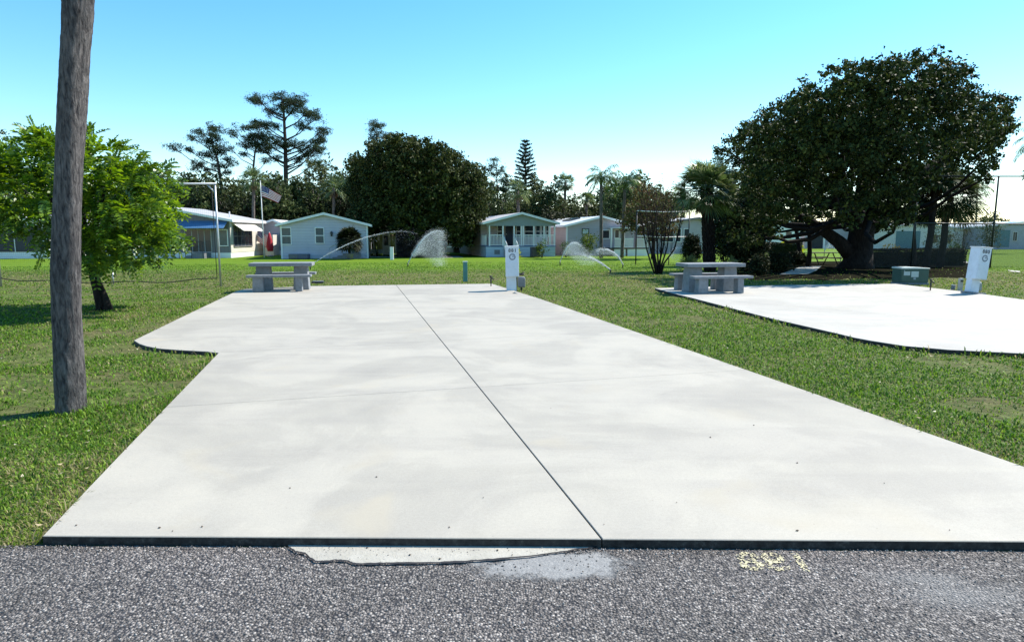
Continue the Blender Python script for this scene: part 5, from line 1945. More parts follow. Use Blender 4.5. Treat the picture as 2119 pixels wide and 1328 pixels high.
# dark thicket between the palm and the oak
thick = 'dark shrubs in the shade of the oak'
for i, (u, v, rp, hp, lab) in enumerate([(1535, 560, 58, 150, 'tall black-green shrub directly right of the booted palm trunk'),
                                         (1500, 552, 40, 175, 'narrow dark shrub rising behind the booted palm trunk'),
                                         (1612, 562, 32, 40, 'low rounded dark shrub left of the shaded path'),
                                         (1570, 570, 24, 42, 'dark leafy shrub just right of the right hand picnic table'),
                                         (1650, 548, 26, 26, 'low dark shrub in the shade left of the wooden picnic table'),
                                         (1560, 545, 52, 210, 'tall dark leafy mass under the left edge of the oak crown'),
                                         (1430, 548, 26, 60, 'dark shrub behind the low fan palm, left of the booted trunk')]):
    shrub('dark_shrub', lab, u, v, rp, hp, 200 + i, M_HEDGE, 0.11, 110, 0.18, 11, group=None)
# thin tree trunks in the shade right beside the wooden table
for i, (u, v, vt, lean, lab) in enumerate([(1652, 548, 380, -4, 'thin dark trunk left of the wooden picnic table under the oak'), (1672, 552, 400, 6, 'dark slender tree standing in front of the wooden picnic table')]):
    p = G(u, v)
    t = thing('slender_tree', lab, 'tree', (p.x, p.y, gz(p.y)))
    q = A(u + lean, vt, p.y)
    rnd = random.Random(i)
    mb = MB()
    mb.tube([(0, 0, -0.05), (0.05, 0, 0.8), ((q.x - p.x) * 0.6, 0, 2), (q.x - p.x, 0, q.z - p.z)], [0.17, 0.13, 0.10, 0.05], 8, jit=0.08, rnd=rnd)
    mb.build('trunk', M_BARK_DK, t)
    rng = np.random.default_rng(300 + i)
    zt_ = q.z - p.z
    Pn = clumps([(q.x - p.x, 0, zt_ * 0.62, 0.75, 0.8, 0.7), (q.x - p.x + .3, 0.3, zt_ * 0.85, 0.9, 0.9, 0.8)], rng, 0.22, 10, 80)
    leafy('crown', Pn, 0.15, rng, M_OAK, t, 0.55)

# hedge, clipped low and dark
def hedge(name, label, pa, pb_, hgt, thickness, seed, m, leaf=0.05, n=26000, cat='hedge', bulge=0.08):
    rng = np.random.default_rng(seed)
    a, b = Vector(pa), Vector(pb_)
    L = (b - a).length
    yaw = math.atan2(b.y - a.y, b.x - a.x)
    t = thing(name, label, cat, (a.x, a.y, gz(a.y)), yaw)
    f = rng.random(n)
    x = rng.uniform(0, L, n); y = np.empty(n); z = np.empty(n)
    s1 = f < 0.42; s2 = (f >= 0.42) & (f < 0.62); s3 = f >= 0.62
    y[s1] = -thickness / 2; z[s1] = rng.uniform(0.02, hgt, s1.sum())
    y[s2] = thickness / 2; z[s2] = rng.uniform(0.02, hgt, s2.sum())
    y[s3] = rng.uniform(-thickness / 2, thickness / 2, s3.sum()); z[s3] = hgt
    e = rng.random(n) < 0.08
    x[e] = rng.choice([0.0, L], e.sum())
    z[e] = rng.uniform(0, hgt, e.sum()); y[e] = rng.uniform(-thickness / 2, thickness / 2, e.sum())
    w_ = vnoise(x * 1.0, z * 1.0 + y, 1.6, seed) - 0.5
    y += w_ * bulge * 2 * np.sign(y + 1e-6) + rng.normal(size=n) * 0.035
    z += (vnoise(x, y, 1.2, seed + 1) - 0.5) * bulge * 2 * (z > hgt * 0.7) + rng.normal(size=n) * 0.02
    Pn = np.stack([x, y, z], 1)
    leafy('foliage', Pn, leaf, rng, m, t, 0.6)
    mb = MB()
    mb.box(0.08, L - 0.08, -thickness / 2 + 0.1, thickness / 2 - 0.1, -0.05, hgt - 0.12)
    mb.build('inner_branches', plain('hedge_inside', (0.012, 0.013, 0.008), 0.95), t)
    return t
pa, pb2 = A(1782, 545, 37.5), A(2010, 543, 37.5)
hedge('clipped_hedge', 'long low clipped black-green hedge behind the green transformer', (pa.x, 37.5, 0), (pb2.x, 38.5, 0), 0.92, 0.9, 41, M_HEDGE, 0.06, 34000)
Yh = 56.5
pa, pb2 = A(822, 540, Yh), A(904, 540, Yh)
hedge('tall_hedge', 'tall square cut dark maroon hedge behind the water spray under the rounded oak', (pa.x, Yh, 0), (pb2.x, Yh + 0.6, 0), A(860, 476, Yh).z - gz(Yh), 2.2, 42, M_MAROON, 0.13, 26000, bulge=0.15)
pa, pb2 = A(1585, 500, 62), A(1660, 500, 62)
hedge('clipped_hedge', 'dark clipped hedge in front of the white gabled home with the yellow green bush', (pa.x, 62, 0), (pb2.x, 62.5, 0), A(1600, 503, 62).z - gz(62), 0.9, 43, M_HEDGE, 0.10, 9000)

# other shrubs
shrub('garden_bush', 'rounded green bush below the porch railing of the sage gabled home', 1121, 530, 17, 33, 61, M_SHRUB, 0.13, 16, 0.25, 8, Y=54.6)
shrub('garden_bush', 'broad yellow-green bush in front of the lilac grey home', 1216, 528, 27, 48, 62, M_SHRUB, 0.14, 16, 0.3, 8, Y=56.5)
shrub('garden_bush', 'small dark bush between the porch home and the water spray', 1171, 530, 14, 34, 63, M_PALM, 0.14, 14, 0.25, 8, Y=56.5)
shrub('flowering_bush', 'bright yellow-green bush before the white gabled home under the oak', 1630, 502, 20, 25, 64, M_YELLOW, 0.16, 16, 0.3, 8, Y=66)
shrub('flowering_bush', 'second small yellow-green bush right of the larger one under the oak', 1655, 500, 8, 20, 65, M_YELLOW, 0.16, 16, 0.3, 8, Y=66)
shrub('ornamental_plant', 'leafy plant with pale flowers peeping from behind the pedestal reading 881', 1070, 530, 12, 24, 66, M_YELLOW, 0.12, 20, 0.2, 7, Y=50)
shrub('yellowing_bush', 'small orange and yellow leaved tree just right of the great oak trunk', 1845, 520, 22, 48, 67, M_ORANGE, 0.10, 12, 0.25, 8, Y=40)
shrub('garden_bush', 'green bush at the right end of the far hedge under the leaning palms', 1975, 520, 16, 26, 68, M_SHRUB, 0.13, 16, 0.25, 8, Y=60)
p = A(724, 533, 50.6)
t = thing('potted_palm', 'bushy dark palm beside the door of the pale blue home', 'potted plant', (p.x, 50.6, gz(50.6)))
V, st = sabal_crown(100, 0.55, 0.75, random.Random(69), 13, 0.055, centre=Vector((0, 0, 1.55)), lo=-1.0)
link('fronds', npmesh('fronds', V, np.arange(len(V)).reshape(-1, 4)), t, M_HEDGE)
st.tube([(0, 0, 0.3), (0, 0, 1.55)], 0.07, 8)
st.build('stems', M_BARK_DK, t)
mb = MB(); mb.tube([(0, 0, 0), (0, 0, 0.42), (0, 0, 0.45)], [0.2, 0.28, 0.3], 14); mb.build('pot', M_METER, t)
shrub('garden_bush', 'light green palm-like bush beside the white awning carport', 780, 533, 10, 40, 70, M_SHRUB, 0.16, 12, 0.3, 8, Y=58, aspect=0.2)
shrub('brown_thicket', 'sparse brown twiggy thicket behind the netting at the right', 1990, 518, 46, 80, 72, M_RUST, 0.13, 9, 0.4, 6, Y=60, aspect=0.2)
shrub('garden_bush', 'grey green bushy tree beyond the netting near the tall net post', 2045, 515, 32, 92, 73, M_WOODS2, 0.16, 9, 0.4, 7, Y=72)
shrub('garden_bush', 'low grey bush under the bluish home at the right of the hedge', 1945, 520, 40, 60, 74, M_WOODS2, 0.13, 8, 0.35, 6, Y=64)

# ---- crape myrtle: bare multi-stemmed
b_ = G(1362, 567)
Ym = b_.y
t = thing('crape_myrtle', 'bare multi stemmed small tree with reddish tufts in front of the far homes', 'tree', (b_.x, Ym, gz(Ym)))
rnd = random.Random(12)
rng = np.random.default_rng(12)
mb = MB()
B0 = Vector((b_.x, Ym, gz(Ym)))
def TM(u, v, dy=0):
    p = A(u, v, Ym + dy)
    return Vector((p.x, Ym + dy, p.z)) - B0
tips = []
for (u0, u1, u2, dy) in ((1347, 1338, 1322, 0.2), (1353, 1346, 1335, -0.5), (1358, 1352, 1345, 0.6), (1362, 1360, 1357, -0.2), (1366, 1368, 1372, 0.5), (1370, 1380, 1392, -0.4), (1374, 1396, 1415, 0.1), (1364, 1372, 1384, 0.9), (1356, 1349, 1360, -0.9)):
    pts = [TM(u0 * 0.5 + 681, 567, dy * 0.1), TM(u0, 545, dy * 0.2), TM(u1, 515, dy * 0.5), TM((u1 + u2) / 2, 470, dy * 0.8), TM(u2, 425, dy)]
    mb.tube(pts, [0.036, 0.036, 0.031, 0.022, 0.011], 6, jit=0.1, rnd=rnd)
    for k in range(9):
        s_ = rnd.uniform(0.35, 1.0)
        i = min(3, int(s_ * 4)); f_ = s_ * 4 - i
        p = pts[i] * (1 - f_) + pts[i + 1] * f_
        e = p + Vector((rnd.uniform(-0.35, 0.35), rnd.uniform(-0.35, 0.35), rnd.uniform(0.4, 1.1)))
        mb.tube([p, (p + e) / 2 + Vector((rnd.uniform(-.05, .05), 0, 0)), e], [0.011, 0.008, 0.004], 4)
        tips.append(e)
        for _ in range(3):
            e2 = e + Vector((rnd.uniform(-0.25, 0.25), rnd.uniform(-0.25, 0.25), rnd.uniform(0.1, 0.5)))
            mb.tube([p * 0.3 + e * 0.7, e2], [0.006, 0.003], 3)
            tips.append(e2)
mb.build('trunk', M_BARK_DK, t)
Pn = np.concatenate([np.array(tuple(p)) + rng.normal(size=(4, 3)) * 0.09 for p in tips])
leafy('crown', Pn, 0.055, rng, M_RUST, t, 0.45)

# reddish and green trees just behind it
def soft_tree(label, spec, Y, seed, m, leaf=0.26, dens=20, clump=0.45, per=10, bark=None, name='leafy_tree', depth=0.8, group=None, uc=None, vb=530, shell=0.4, tr0=0.16, ncopy=3, limb_n=10, aspect=0.55):
    uc = uc or sum(s[0] for s in spec) / len(spec)
    p = A(uc, vb, Y)
    o = Vector((p.x, Y, gz(Y)))
    topv = min(s[1] for s in spec)
    ht = A(uc, topv + 20, Y).z - o.z
    return broad_tree(name, label, o, spec, Y, seed, leaf, dens, clump, per, m, bark or M_BARK_DK, [(0, 0, -0.1), (0.05, 0, ht * 0.3), (0.1, 0.1, ht * 0.6), (0.0, 0, ht * 0.92)], [tr0, tr0 * 0.8, tr0 * 0.55, tr0 * 0.2],
                      depth=depth, ncopy=ncopy, limb_n=limb_n, limb_r=tr0 * 0.45, shell=shell, group=group, aspect=aspect)
soft_tree('rusty brown leaved tree behind the bare multi stemmed tree', [(1335, 400, 28), (1350, 425, 34), (1375, 430, 30), (1320, 430, 28), (1390, 410, 18), (1345, 460, 34), (1380, 465, 26), (1310, 460, 24)], 52, 81, M_RUST, 0.22, 22, 0.35, 9)
soft_tree('green crowned tree right behind the twin feathery palms', [(1305, 385, 26), (1325, 375, 20), (1285, 400, 26), (1300, 425, 30), (1270, 430, 22), (1255, 410, 16)], 66, 82, M_WOODS, 0.28, 20, 0.4, 9)

# ---- pines
def pine(label, path_px, Y, tufts, seed, r0, leaf=0.27, per=52, tuft_r=0.6, dens=1.5, group='tall pines above the wood'):
    rng = np.random.default_rng(seed)
    rnd = random.Random(seed)
    p0 = A(path_px[0][0], 480, Y)
    o = Vector((p0.x, Y, gz(Y)))
    t = thing('pine_tree', label, 'pine tree', o, 0, group)
    pts = [(0, 0, -0.2)]
    for u, v in path_px:
        p = A(u, v, Y)
        pts.append((p.x - o.x, 0, p.z - o.z))
    n = len(pts)
    mb = MB()
    mb.tube(pts, [r0 * (1 - 0.85 * i / (n - 1)) for i in range(n)], 9, jit=0.06, rnd=rnd)
    out = []
    for s in tufts:
        u, v, rp = s[0], s[1], s[2]
        dyk = rnd.uniform(-1, 1)
        p = A(u, v, Y)
        R_ = rp / F * Y
        c = Vector((p.x - o.x, dyk * (0.8 + abs(p.x - o.x) * 0.5), p.z - o.z))
        hz_ = math.hypot(c.x - lerp_path(pts, c.z).x, c.y)
        b = lerp_path(pts, max(pts[1][2] * 0.5, c.z - 0.55 * hz_ - 0.3))
        mid = (b + c) / 2 + Vector((rnd.uniform(-.3, .3), rnd.uniform(-.3, .3), -0.10 * hz_))
        mb.tube([b, mid, c], [0.11 * r0 / 0.4, 0.07 * r0 / 0.4, 0.03], 5)
        k = max(3, int(9 * dens * (R_ / 1.0) ** 1.5))
        for _ in range(k):
            q = c + Vector((rnd.gauss(0, 0.48) * R_, rnd.gauss(0, 0.5) * R_, rnd.gauss(0, 0.26) * R_))
            mb.tube([c * 0.55 + mid * 0.45, q], [0.03, 0.012], 3)
            out.append(np.array(tuple(q)) + rng.normal(size=(per, 3)) * np.array([1, 1, 0.6]) * tuft_r * 0.42)
    Pn = np.concatenate(out)
    mb.build('trunk', M_BARK_PINE, t)
    leafy('crown', Pn, leaf, rng, M_PINE, t, 0.24, 0.0, None)
    return t
pine('tallest pine with a wide flat topped crown above the pale blue home', [(592, 470), (592, 400), (591, 340), (590, 290), (588, 250), (586, 215), (582, 200)], 88,
     [(575, 200, 22), (545, 212, 22), (600, 208, 24), (625, 215, 20), (560, 230, 18), (640, 232, 22), (610, 232, 18), (655, 248, 18), (665, 265, 14), (585, 222, 18), (545, 258, 16), (528, 250, 14), (570, 262, 12), (630, 262, 18), (655, 275, 16),
      (540, 285, 20), (565, 292, 22), (590, 300, 20), (610, 298, 16), (555, 312, 20), (640, 300, 18), (665, 290, 14), (655, 312, 18), (630, 318, 18), (670, 308, 10), (535, 300, 14), (610, 330, 14), (640, 335, 16), (665, 345, 12), (570, 330, 12), (535, 207, 10)], 91, 0.42)
pine('leaning pine with open branches left of the tallest pine', [(524, 470), (523, 400), (524, 350), (527, 320), (533, 290), (538, 260)], 84,
     [(505, 262, 14), (525, 262, 14), (490, 280, 12), (545, 258, 14), (545, 278, 14), (520, 285, 12), (500, 300, 12), (488, 312, 8), (530, 300, 14), (510, 320, 10), (550, 300, 14), (555, 335, 10), (508, 290, 10)], 92, 0.24)
pine('pine standing alone at the left above the dark wood', [(462, 470), (460, 400), (455, 360), (450, 330), (440, 300), (432, 270)], 84,
     [(432, 262, 16), (415, 275, 14), (445, 280, 16), (390, 282, 12), (430, 295, 18), (455, 290, 12), (380, 308, 12), (400, 312, 12), (425, 318, 16), (455, 308, 16), (405, 335, 14), (470, 330, 14), (440, 340, 12), (395, 345, 12), (480, 345, 10), (420, 350, 12), (465, 355, 10), (450, 315, 16)], 93, 0.30)
pine('small pine top peeping over the rounded dark oak', [(785, 470), (783, 350), (781, 300), (780, 265)], 88,
     [(780, 255, 14), (770, 268, 10), (792, 265, 12), (768, 285, 10), (795, 280, 10), (780, 278, 10)], 94, 0.2)
pine('thin straggly pine right of the rounded dark oak', [(1030, 470), (1029, 400), (1028, 360), (1027, 330)], 84,
     [(1027, 330, 8), (1020, 345, 10), (1036, 350, 9), (1024, 362, 10), (1040, 372, 10), (1016, 378, 10), (1032, 388, 12), (1045, 395, 10), (1012, 352, 8), (1050, 380, 9), (1020, 400, 12)], 95, 0.16)

# ---- Norfolk pine
Y_ = 84
p0 = A(1087, 440, Y_)
o = Vector((p0.x, Y_, gz(Y_)))
t = thing('norfolk_pine', 'narrow conical tree with regular tiers rising behind the porch home', 'conifer', o)
rng = np.random.default_rng(77); rnd = random.Random(77)
zt_ = A(1087, 291, Y_).z - o.z
mb = MB(); mb.tube([(0, 0, -0.1), (0, 0, zt_ * 0.5), (0, 0, zt_)], [0.26, 0.17, 0.03], 8)
Pn, Dn = [], []
z_ = zt_ * 0.36
while z_ < zt_:
    f_ = (zt_ - z_) / (zt_ * 0.64)
    Rb = 0.32 + 2.0 * f_ ** 0.75 if f_ < 1 else 2.2
    Rb = min(Rb, 1.15 + 1.1 * f_)
    a0 = rnd.uniform(0, 2)
    for k in range(6):
        a = a0 + k * PI / 3 + rnd.uniform(-0.15, 0.15)
        d = Vector((math.cos(a), math.sin(a), 0.10 + 0.35 * (1 - f_)))
        e = Vector((0, 0, z_)) + d * Rb * rnd.uniform(0.85, 1.05)
        mb.tube([(0, 0, z_), e], [0.035, 0.012], 4)
        for q in np.linspace(0.2, 1, max(5, int(Rb * 9))):
            p = Vector((0, 0, z_)) + (e - Vector((0, 0, z_))) * q
            for _ in range(7):
                Pn.append((p.x + rnd.gauss(0, .07), p.y + rnd.gauss(0, .07), p.z + rnd.gauss(0.06, .05)))
                Dn.append((d.x * 0.6 + rnd.uniform(-.8, .8), d.y * 0.6 + rnd.uniform(-.8, .8), 0.7))
    z_ += 0.44 + 0.05 * f_
mb.build('trunk', M_BARK_PINE, t)
leafy('crown', np.array(Pn), 0.26, rng, M_SPRUCE, t, 0.30, 0, np.array(Dn))

# ---- background wood: several crown shapes copied as individual trees
def bg_proto(seed, w_, hgt, m, leaf=0.40, dens=9.0, airy=0.3):
    rng = np.random.default_rng(seed)
    rnd = random.Random(seed)
    t = thing('woodland_tree', 'woodland tree', 'tree', (0, 0, 0))
    bl = []
    for k in range(17):
        f_ = k / 16
        z_ = hgt * (0.22 + 0.72 * f_)
        rr = w_ * (0.55 + 0.45 * math.sin(PI * min(1, 0.25 + f_ * 0.85))) * rng.uniform(0.5, 0.95)
        a = k * 2.4
        off = w_ * 0.62 * rng.uniform(0.3, 1.0) * (1 - 0.5 * f_)
        s_ = rng.uniform(0.45, 0.75)
        bl.append((off * math.cos(a), off * math.sin(a), z_, rr * s_ * 1.25, rr * s_ * 1.25, hgt * 0.10 * rng.uniform(0.8, 1.3)))
    Pn = clumps(bl, rng, 0.50, 10, dens, airy, 0.8)
    leafy('crown', Pn, leaf, rng, m, t, 0.55)
    mb = MB()
    pts = [(0, 0, -0.3), (0.1, 0, hgt * 0.3), (-0.1, 0.1, hgt * 0.6), (0, 0, hgt * 0.92)]
    mb.tube(pts, [0.22, 0.17, 0.11, 0.03], 7, jit=0.06, rnd=rnd)
    for b in bl[::2]:
        bs = lerp_path(pts, b[2] * 0.7)
        mb.tube([bs, (bs + Vector(b[:3])) / 2 + Vector((0, 0, 0.2)), Vector(b[:3])], [0.07, 0.045, 0.015], 4)
    mb.build('trunk', M_BARK_GR, t)
    return t
protos = [bg_proto(401, 3.1, 9.5, M_WOODS), bg_proto(402, 2.6, 10.5, M_WOODS2), bg_proto(403, 3.4, 8.5, M_WOODS), bg_proto(404, 2.1, 11.0, M_WOODS2, airy=0.2), bg_proto(405, 3.0, 7.5, M_HEDGE, dens=11)]
wood = []
rw = random.Random(17)
# (u, top v, depth, prototype)
for u, vt, Yw_, k in [(-60, 300, 78, 0), (-10, 268, 72, 3), (30, 345, 80, 0), (95, 350, 84, 2), (150, 345, 78, 0), (210, 352, 82, 1), (270, 350, 78, 2), (330, 345, 80, 0), (352, 350, 74, 1), (385, 352, 80, 0), (420, 356, 74, 2),
                      (448, 362, 82, 3), (480, 366, 76, 0), (505, 372, 84, 1), (548, 356, 78, 0), (572, 362, 72, 2), (618, 360, 80, 0), (640, 335, 82, 3), (665, 330, 80, 1), (690, 345, 84, 3), (712, 350, 76, 0), (735, 318, 84, 3), (745, 340, 76, 0), (765, 335, 82, 0), (830, 350, 86, 0), (900, 350, 86, 2), (960, 356, 84, 0),
                      (1000, 345, 84, 3), (1012, 372, 76, 0), (1048, 362, 82, 3), (1040, 400, 72, 2), (1072, 385, 76, 1), (1105, 362, 84, 3), (1118, 370, 80, 1), (1136, 380, 76, 0), (1150, 366, 84, 3), (1175, 400, 78, 2), (1195, 405, 84, 1), (1212, 425, 76, 0), (1232, 412, 82, 0),
                      (1255, 370, 82, 0), (1285, 365, 80, 1), (1325, 368, 78, 0), (1355, 380, 82, 2), (1385, 395, 80, 0), (1400, 430, 78, 2)]:
    wood.append((u, vt, Yw_, k, 'a'))
for u in range(335, 1010, 34):
    wood.append((u + rw.uniform(-9, 9), rw.uniform(352, 378), 76 + rw.uniform(-3, 9), rw.choice([0, 1, 2, 0]), 'a'))
for u in range(1015, 1400, 40):
    wood.append((u + rw.uniform(-9, 9), rw.uniform(385, 412), 76 + rw.uniform(-3, 9), rw.choice([0, 1, 2]), 'a'))
# low dark understory closing the gaps behind the homes
for u in range(-100, 1010, 62):
    wood.append((u + rw.uniform(-10, 10), rw.uniform(395, 420), 70 + rw.uniform(-2, 4), 4, 'b'))
for u in range(1030, 1420, 56):
    wood.append((u, rw.uniform(425, 440), 72 + rw.uniform(-2, 4), 4, 'b'))
used = [0] * 5
heights = [9.5, 10.5, 8.5, 11.0, 7.5]
LW = {0: 'dense mid green woodland tree', 1: 'tall olive leaved woodland tree', 2: 'broad green woodland tree',
      3: 'slim airy olive woodland tree', 4: 'low near black woodland tree'}
LG = {0: 'dense green trees', 1: 'tall olive trees', 2: 'broad trees', 3: 'slim airy trees', 4: 'low dark trees'}
ZONES = [(110, 'above the navy screened home at the left edge'), (330, 'behind the bright leafy tree at the left'), (400, 'just right of the bright leafy tree'), (480, 'above the right roof slope of the grey home'), (560, 'close around the flagpole'),
         (630, 'around the tallest pine trunk'), (700, 'above the ridge of the pale blue home'), (790, 'at the left side of the rounded dark oak'), (940, 'behind the rounded dark oak'), (1010, 'at the right side of the rounded dark oak'), (1065, 'above the left roof of the porch home'),
         (1110, 'around the conical tiered tree'), (1160, 'above the right roof of the porch home'), (1235, 'above the white roof with the skylight'), (1310, 'behind the twin feathery palms'), (9999, 'behind the rusty leaved tree')]
for i, (u, vt, Y_, k, kind) in enumerate(wood):
    o = protos[k] if used[k] == 0 else copy_tree(protos[k])
    used[k] += 1
    p = A(u, vt, Y_)
    hgt = p.z - gz(Y_)
    s_ = hgt / (heights[k] * 1.02)
    o.location = (p.x, Y_, gz(Y_))
    o.scale = (max(s_, 0.75) * rw.uniform(0.9, 1.15), max(s_, 0.75), s_)
    o.rotation_euler = (0, 0, rw.uniform(0, 6.28))
    zone = [z for z in ZONES if u < z[0]][0][1]
    o['label'] = LW[k] + ' ' + zone
    o['group'] = LG[k] + ' ' + zone

# far low tree line on the right beyond the homes
pr = bg_proto(406, 4.0, 5.0, M_WOODS, 0.5, 1.6)
first = True
for i, u in enumerate(range(1560, 2260, 46)):
    o = pr if first else copy_tree(pr)
    first = False
    p = A(u, 456, 150)
    o.location = (p.x, 150 + rw.uniform(-6, 6), gz(150))
    o.rotation_euler = (0, 0, rw.uniform(0, 6))
    o.scale = (1.5, 1.5, rw.uniform(0.9, 1.25))
    o['label'] = 'far low tree on the skyline beyond the right hand homes'
    o['group'] = 'far trees on the right skyline'

# ---- cabbage palms among the wood
def bg_palm(label, u, vc, Y, rpx, seed, vb=None, n=26, trunk=0.17, m=None):
    p = A(u, vc, Y)
    s = rpx / F * Y
    b = Vector((A(u, 500, Y).x, Y, gz(Y)))
    sabal('cabbage_palm', label, b, (p.x, Y, p.z), trunk, trunk * 0.85, n, s * 0.45, s * 0.62, seed, k=11, w=0.055, dead=8, leafm=m, rough_n=8)
bg_palm('cabbage palm with a slim pale trunk right behind the flagpole', 524, 372, 66, 36, 501)
bg_palm('cabbage palm behind the roof of the pale blue home', 690, 388, 70, 36, 502)
bg_palm('cabbage palm with hanging dry fronds behind the pale blue home’s right end', 747, 395, 68, 32, 503)
bg_palm('cabbage palm with a full crown behind the porch home', 1072, 395, 68, 34, 504)
bg_palm('cabbage palm standing clear against the sky just right of the porch home', 1170, 378, 76, 26, 505)
bg_palm('shorter cabbage palm above the white roof with the skylight', 1214, 412, 74, 22, 506)
bg_palm('small distant palm against the sky left of the booted palm', 1415, 424, 80, 16, 507, n=18)

# ---- feathery palms
def feather(label, u, vb, Y, vtop, n, L, seed, r0=0.13, name='queen_palm', droop=1.0, base_v=None, lean=0, w=0.05, ll=0.5, nl=20):
    rnd = random.Random(seed)
    b = A(u, vb, Y); b = Vector((b.x, Y, gz(Y)))
    c = A(u + lean, vtop, Y)
    t = thing(name, label, 'palm tree', b)
    tp_ = Vector((c.x - b.x, 0, c.z - b.z))
    mb = MB()
    mb.tube([tp_ * (i / 8) for i in range(9)], [r0 * (1.15 - 0.03 * i) for i in range(9)], 10, jit=0.04, rnd=rnd)
    mb.build('trunk', M_BARK_GR, t)
    mb = MB(); mb.tube([tp_ + Vector((0, 0, 0.0)), tp_ + Vector((0, 0, 0.35)), tp_ + Vector((0, 0, 0.8))], [r0 * 0.9, r0 * 1.0, r0 * 0.4], 8); mb.build('crown_shaft', M_SHRUB, t)
    q = []
    st = MB()
    for i in range(n):
        el = -0.1 + 1.45 * ((i + 0.5) / n)
        a = i * 2.399 + rnd.uniform(-.2, .2)
        h_ = Vector((math.cos(a), math.sin(a), 0))
        pos = tp_ + Vector((0, 0, 0.5))
        d = (h_ * math.cos(el) + Vector((0, 0, math.sin(el)))).normalized()
        pts = [pos.copy()]
        Ls = L * rnd.uniform(0.85, 1.1)
        for k in range(8):
            pos = pos + d * Ls / 8
            d = (d + Vector((0, 0, -0.20 * droop * (1 + 0.06 * k)))).normalized()
            pts.append(pos.copy())
        st.tube(pts, [0.022 - 0.002 * k for k in range(9)], 4)
        for k in range(1, nl):
            s_ = k / nl * 8
            j = min(7, int(s_)); f_ = s_ - j
            p = pts[j] * (1 - f_) + pts[j + 1] * f_
            dd = (pts[j + 1] - pts[j]).normalized()
            sd_ = dd.cross(Vector((0, 0, 1)))
            if sd_.length < 0.05:
                sd_ = h_.cross(Vector((0, 0, 1)))
            sd_.normalize()
            for sg in (-1, 1):
                dl = (dd * 0.5 + sd_ * sg * 0.9 + Vector((0, 0, -0.45 + rnd.uniform(-.3, .3)))).normalized()
                l_ = ll * (1 - 0.55 * abs(k / nl - 0.45)) * rnd.uniform(0.85, 1.1)
                wv = dl.cross(Vector((0, 0, 1)) + sd_ * 0.3).normalized() * w * 0.5
                q.append((p, p + dl * l_ * 0.5 + wv, p + dl * l_ + Vector((0, 0, -0.2 * l_)), p + dl * l_ * 0.5 - wv))
    V = np.array([tuple(p) for f in q for p in f])
    link('crown', npmesh('crown', V, np.arange(len(V)).reshape(-1, 4)), t, M_PALMF)
    st.build('leaf_stalks', M_SHRUB, t)
    return t
feather('tall feathery palm with a dark trunk before the lilac grey home', 1244, 527, 54, 382, 15, 1.75, 601, ll=0.6, w=0.07)
feather('feathery palm with the paler trunk, the right of two before the lilac grey home', 1287, 528, 54, 392, 15, 1.7, 602, ll=0.6, w=0.07, lean=6)
feather('distant queen palm against the sky left of the tall net post', 2022, 470, 120, 392, 16, 3.2, 603, r0=0.16, ll=1.0, w=0.12)
feather('queen palm crown reaching in at the right edge above the net rail', 2160, 470, 70, 300, 18, 3.3, 604, r0=0.17, ll=0.9, w=0.08, lean=5)
feather('smaller palm crown at the right edge below the queen palm', 2140, 470, 90, 365, 14, 1.7, 605, r0=0.14, ll=0.6, w=0.08)
# leaning palms right of the oak
b_ = G(1912, 556)
Yl = 35.5
for lab, ub, ut, vt, n, s_, sd_ in (('leaning palm with ragged dark fronds right of the great oak', 1916, 1945, 372, 36, 1.0, 701),
                                    ('fan palm with a thick leaning trunk and wide dark fan leaves by the net', 1945, 1970, 412, 60, 1.5, 702),
                                    ('slender dark palm just left of the leaning palm under the oak edge', 1893, 1898, 436, 26, 0.9, 703)):
    b_ = A(ub, 548, Yl); c_ = A(ut, vt, Yl)
    sabal('fan_palm', lab, (b_.x, Yl, gz(Yl)), (c_.x, Yl + 0.2, c_.z), 0.17 if sd_ != 703 else 0.08, 0.16 if sd_ != 703 else 0.06, n, 0.5 * s_ + 0.2, 0.8 * s_ + 0.12, sd_, k=18, w=0.045, leafm=M_WOODS, bark=M_BARK_DK, dead=12 if sd_ == 702 else 6, rough_n=8)
    Yl += 0.9

# ================================================================== SPRINKLER SPRAY
def water_mat():
    m, nt, b = newmat('water_drops')
    b.inputs['Base Color'].default_value = (0.92, 0.96, 1.0, 1)
    b.inputs['Roughness'].default_value = 0.15
    b.inputs['Specular IOR Level'].default_value = 0.8
    t = nt.nodes.new('ShaderNodeBsdfTranslucent')
    t.inputs[0].default_value = (0.95, 0.97, 1.0, 1)
    ms = nt.nodes.new('ShaderNodeMixShader')
    ms.inputs[0].default_value = 0.6
    nt.links.new(b.outputs[0], ms.inputs[1]); nt.links.new(t.outputs[0], ms.inputs[2])
    nt.links.new(ms.outputs[0], nt.nodes['Material Output'].inputs[0])
    return m
M_WATER = water_mat()
OCT = np.array([[1, 0, 0], [-1, 0, 0], [0, 1, 0], [0, -1, 0], [0, 0, 1], [0, 0, -1]], float)
OF = np.array([[0, 2, 4], [2, 1, 4], [1, 3, 4], [3, 0, 4], [2, 0, 5], [1, 2, 5], [3, 1, 5], [0, 3, 5]])
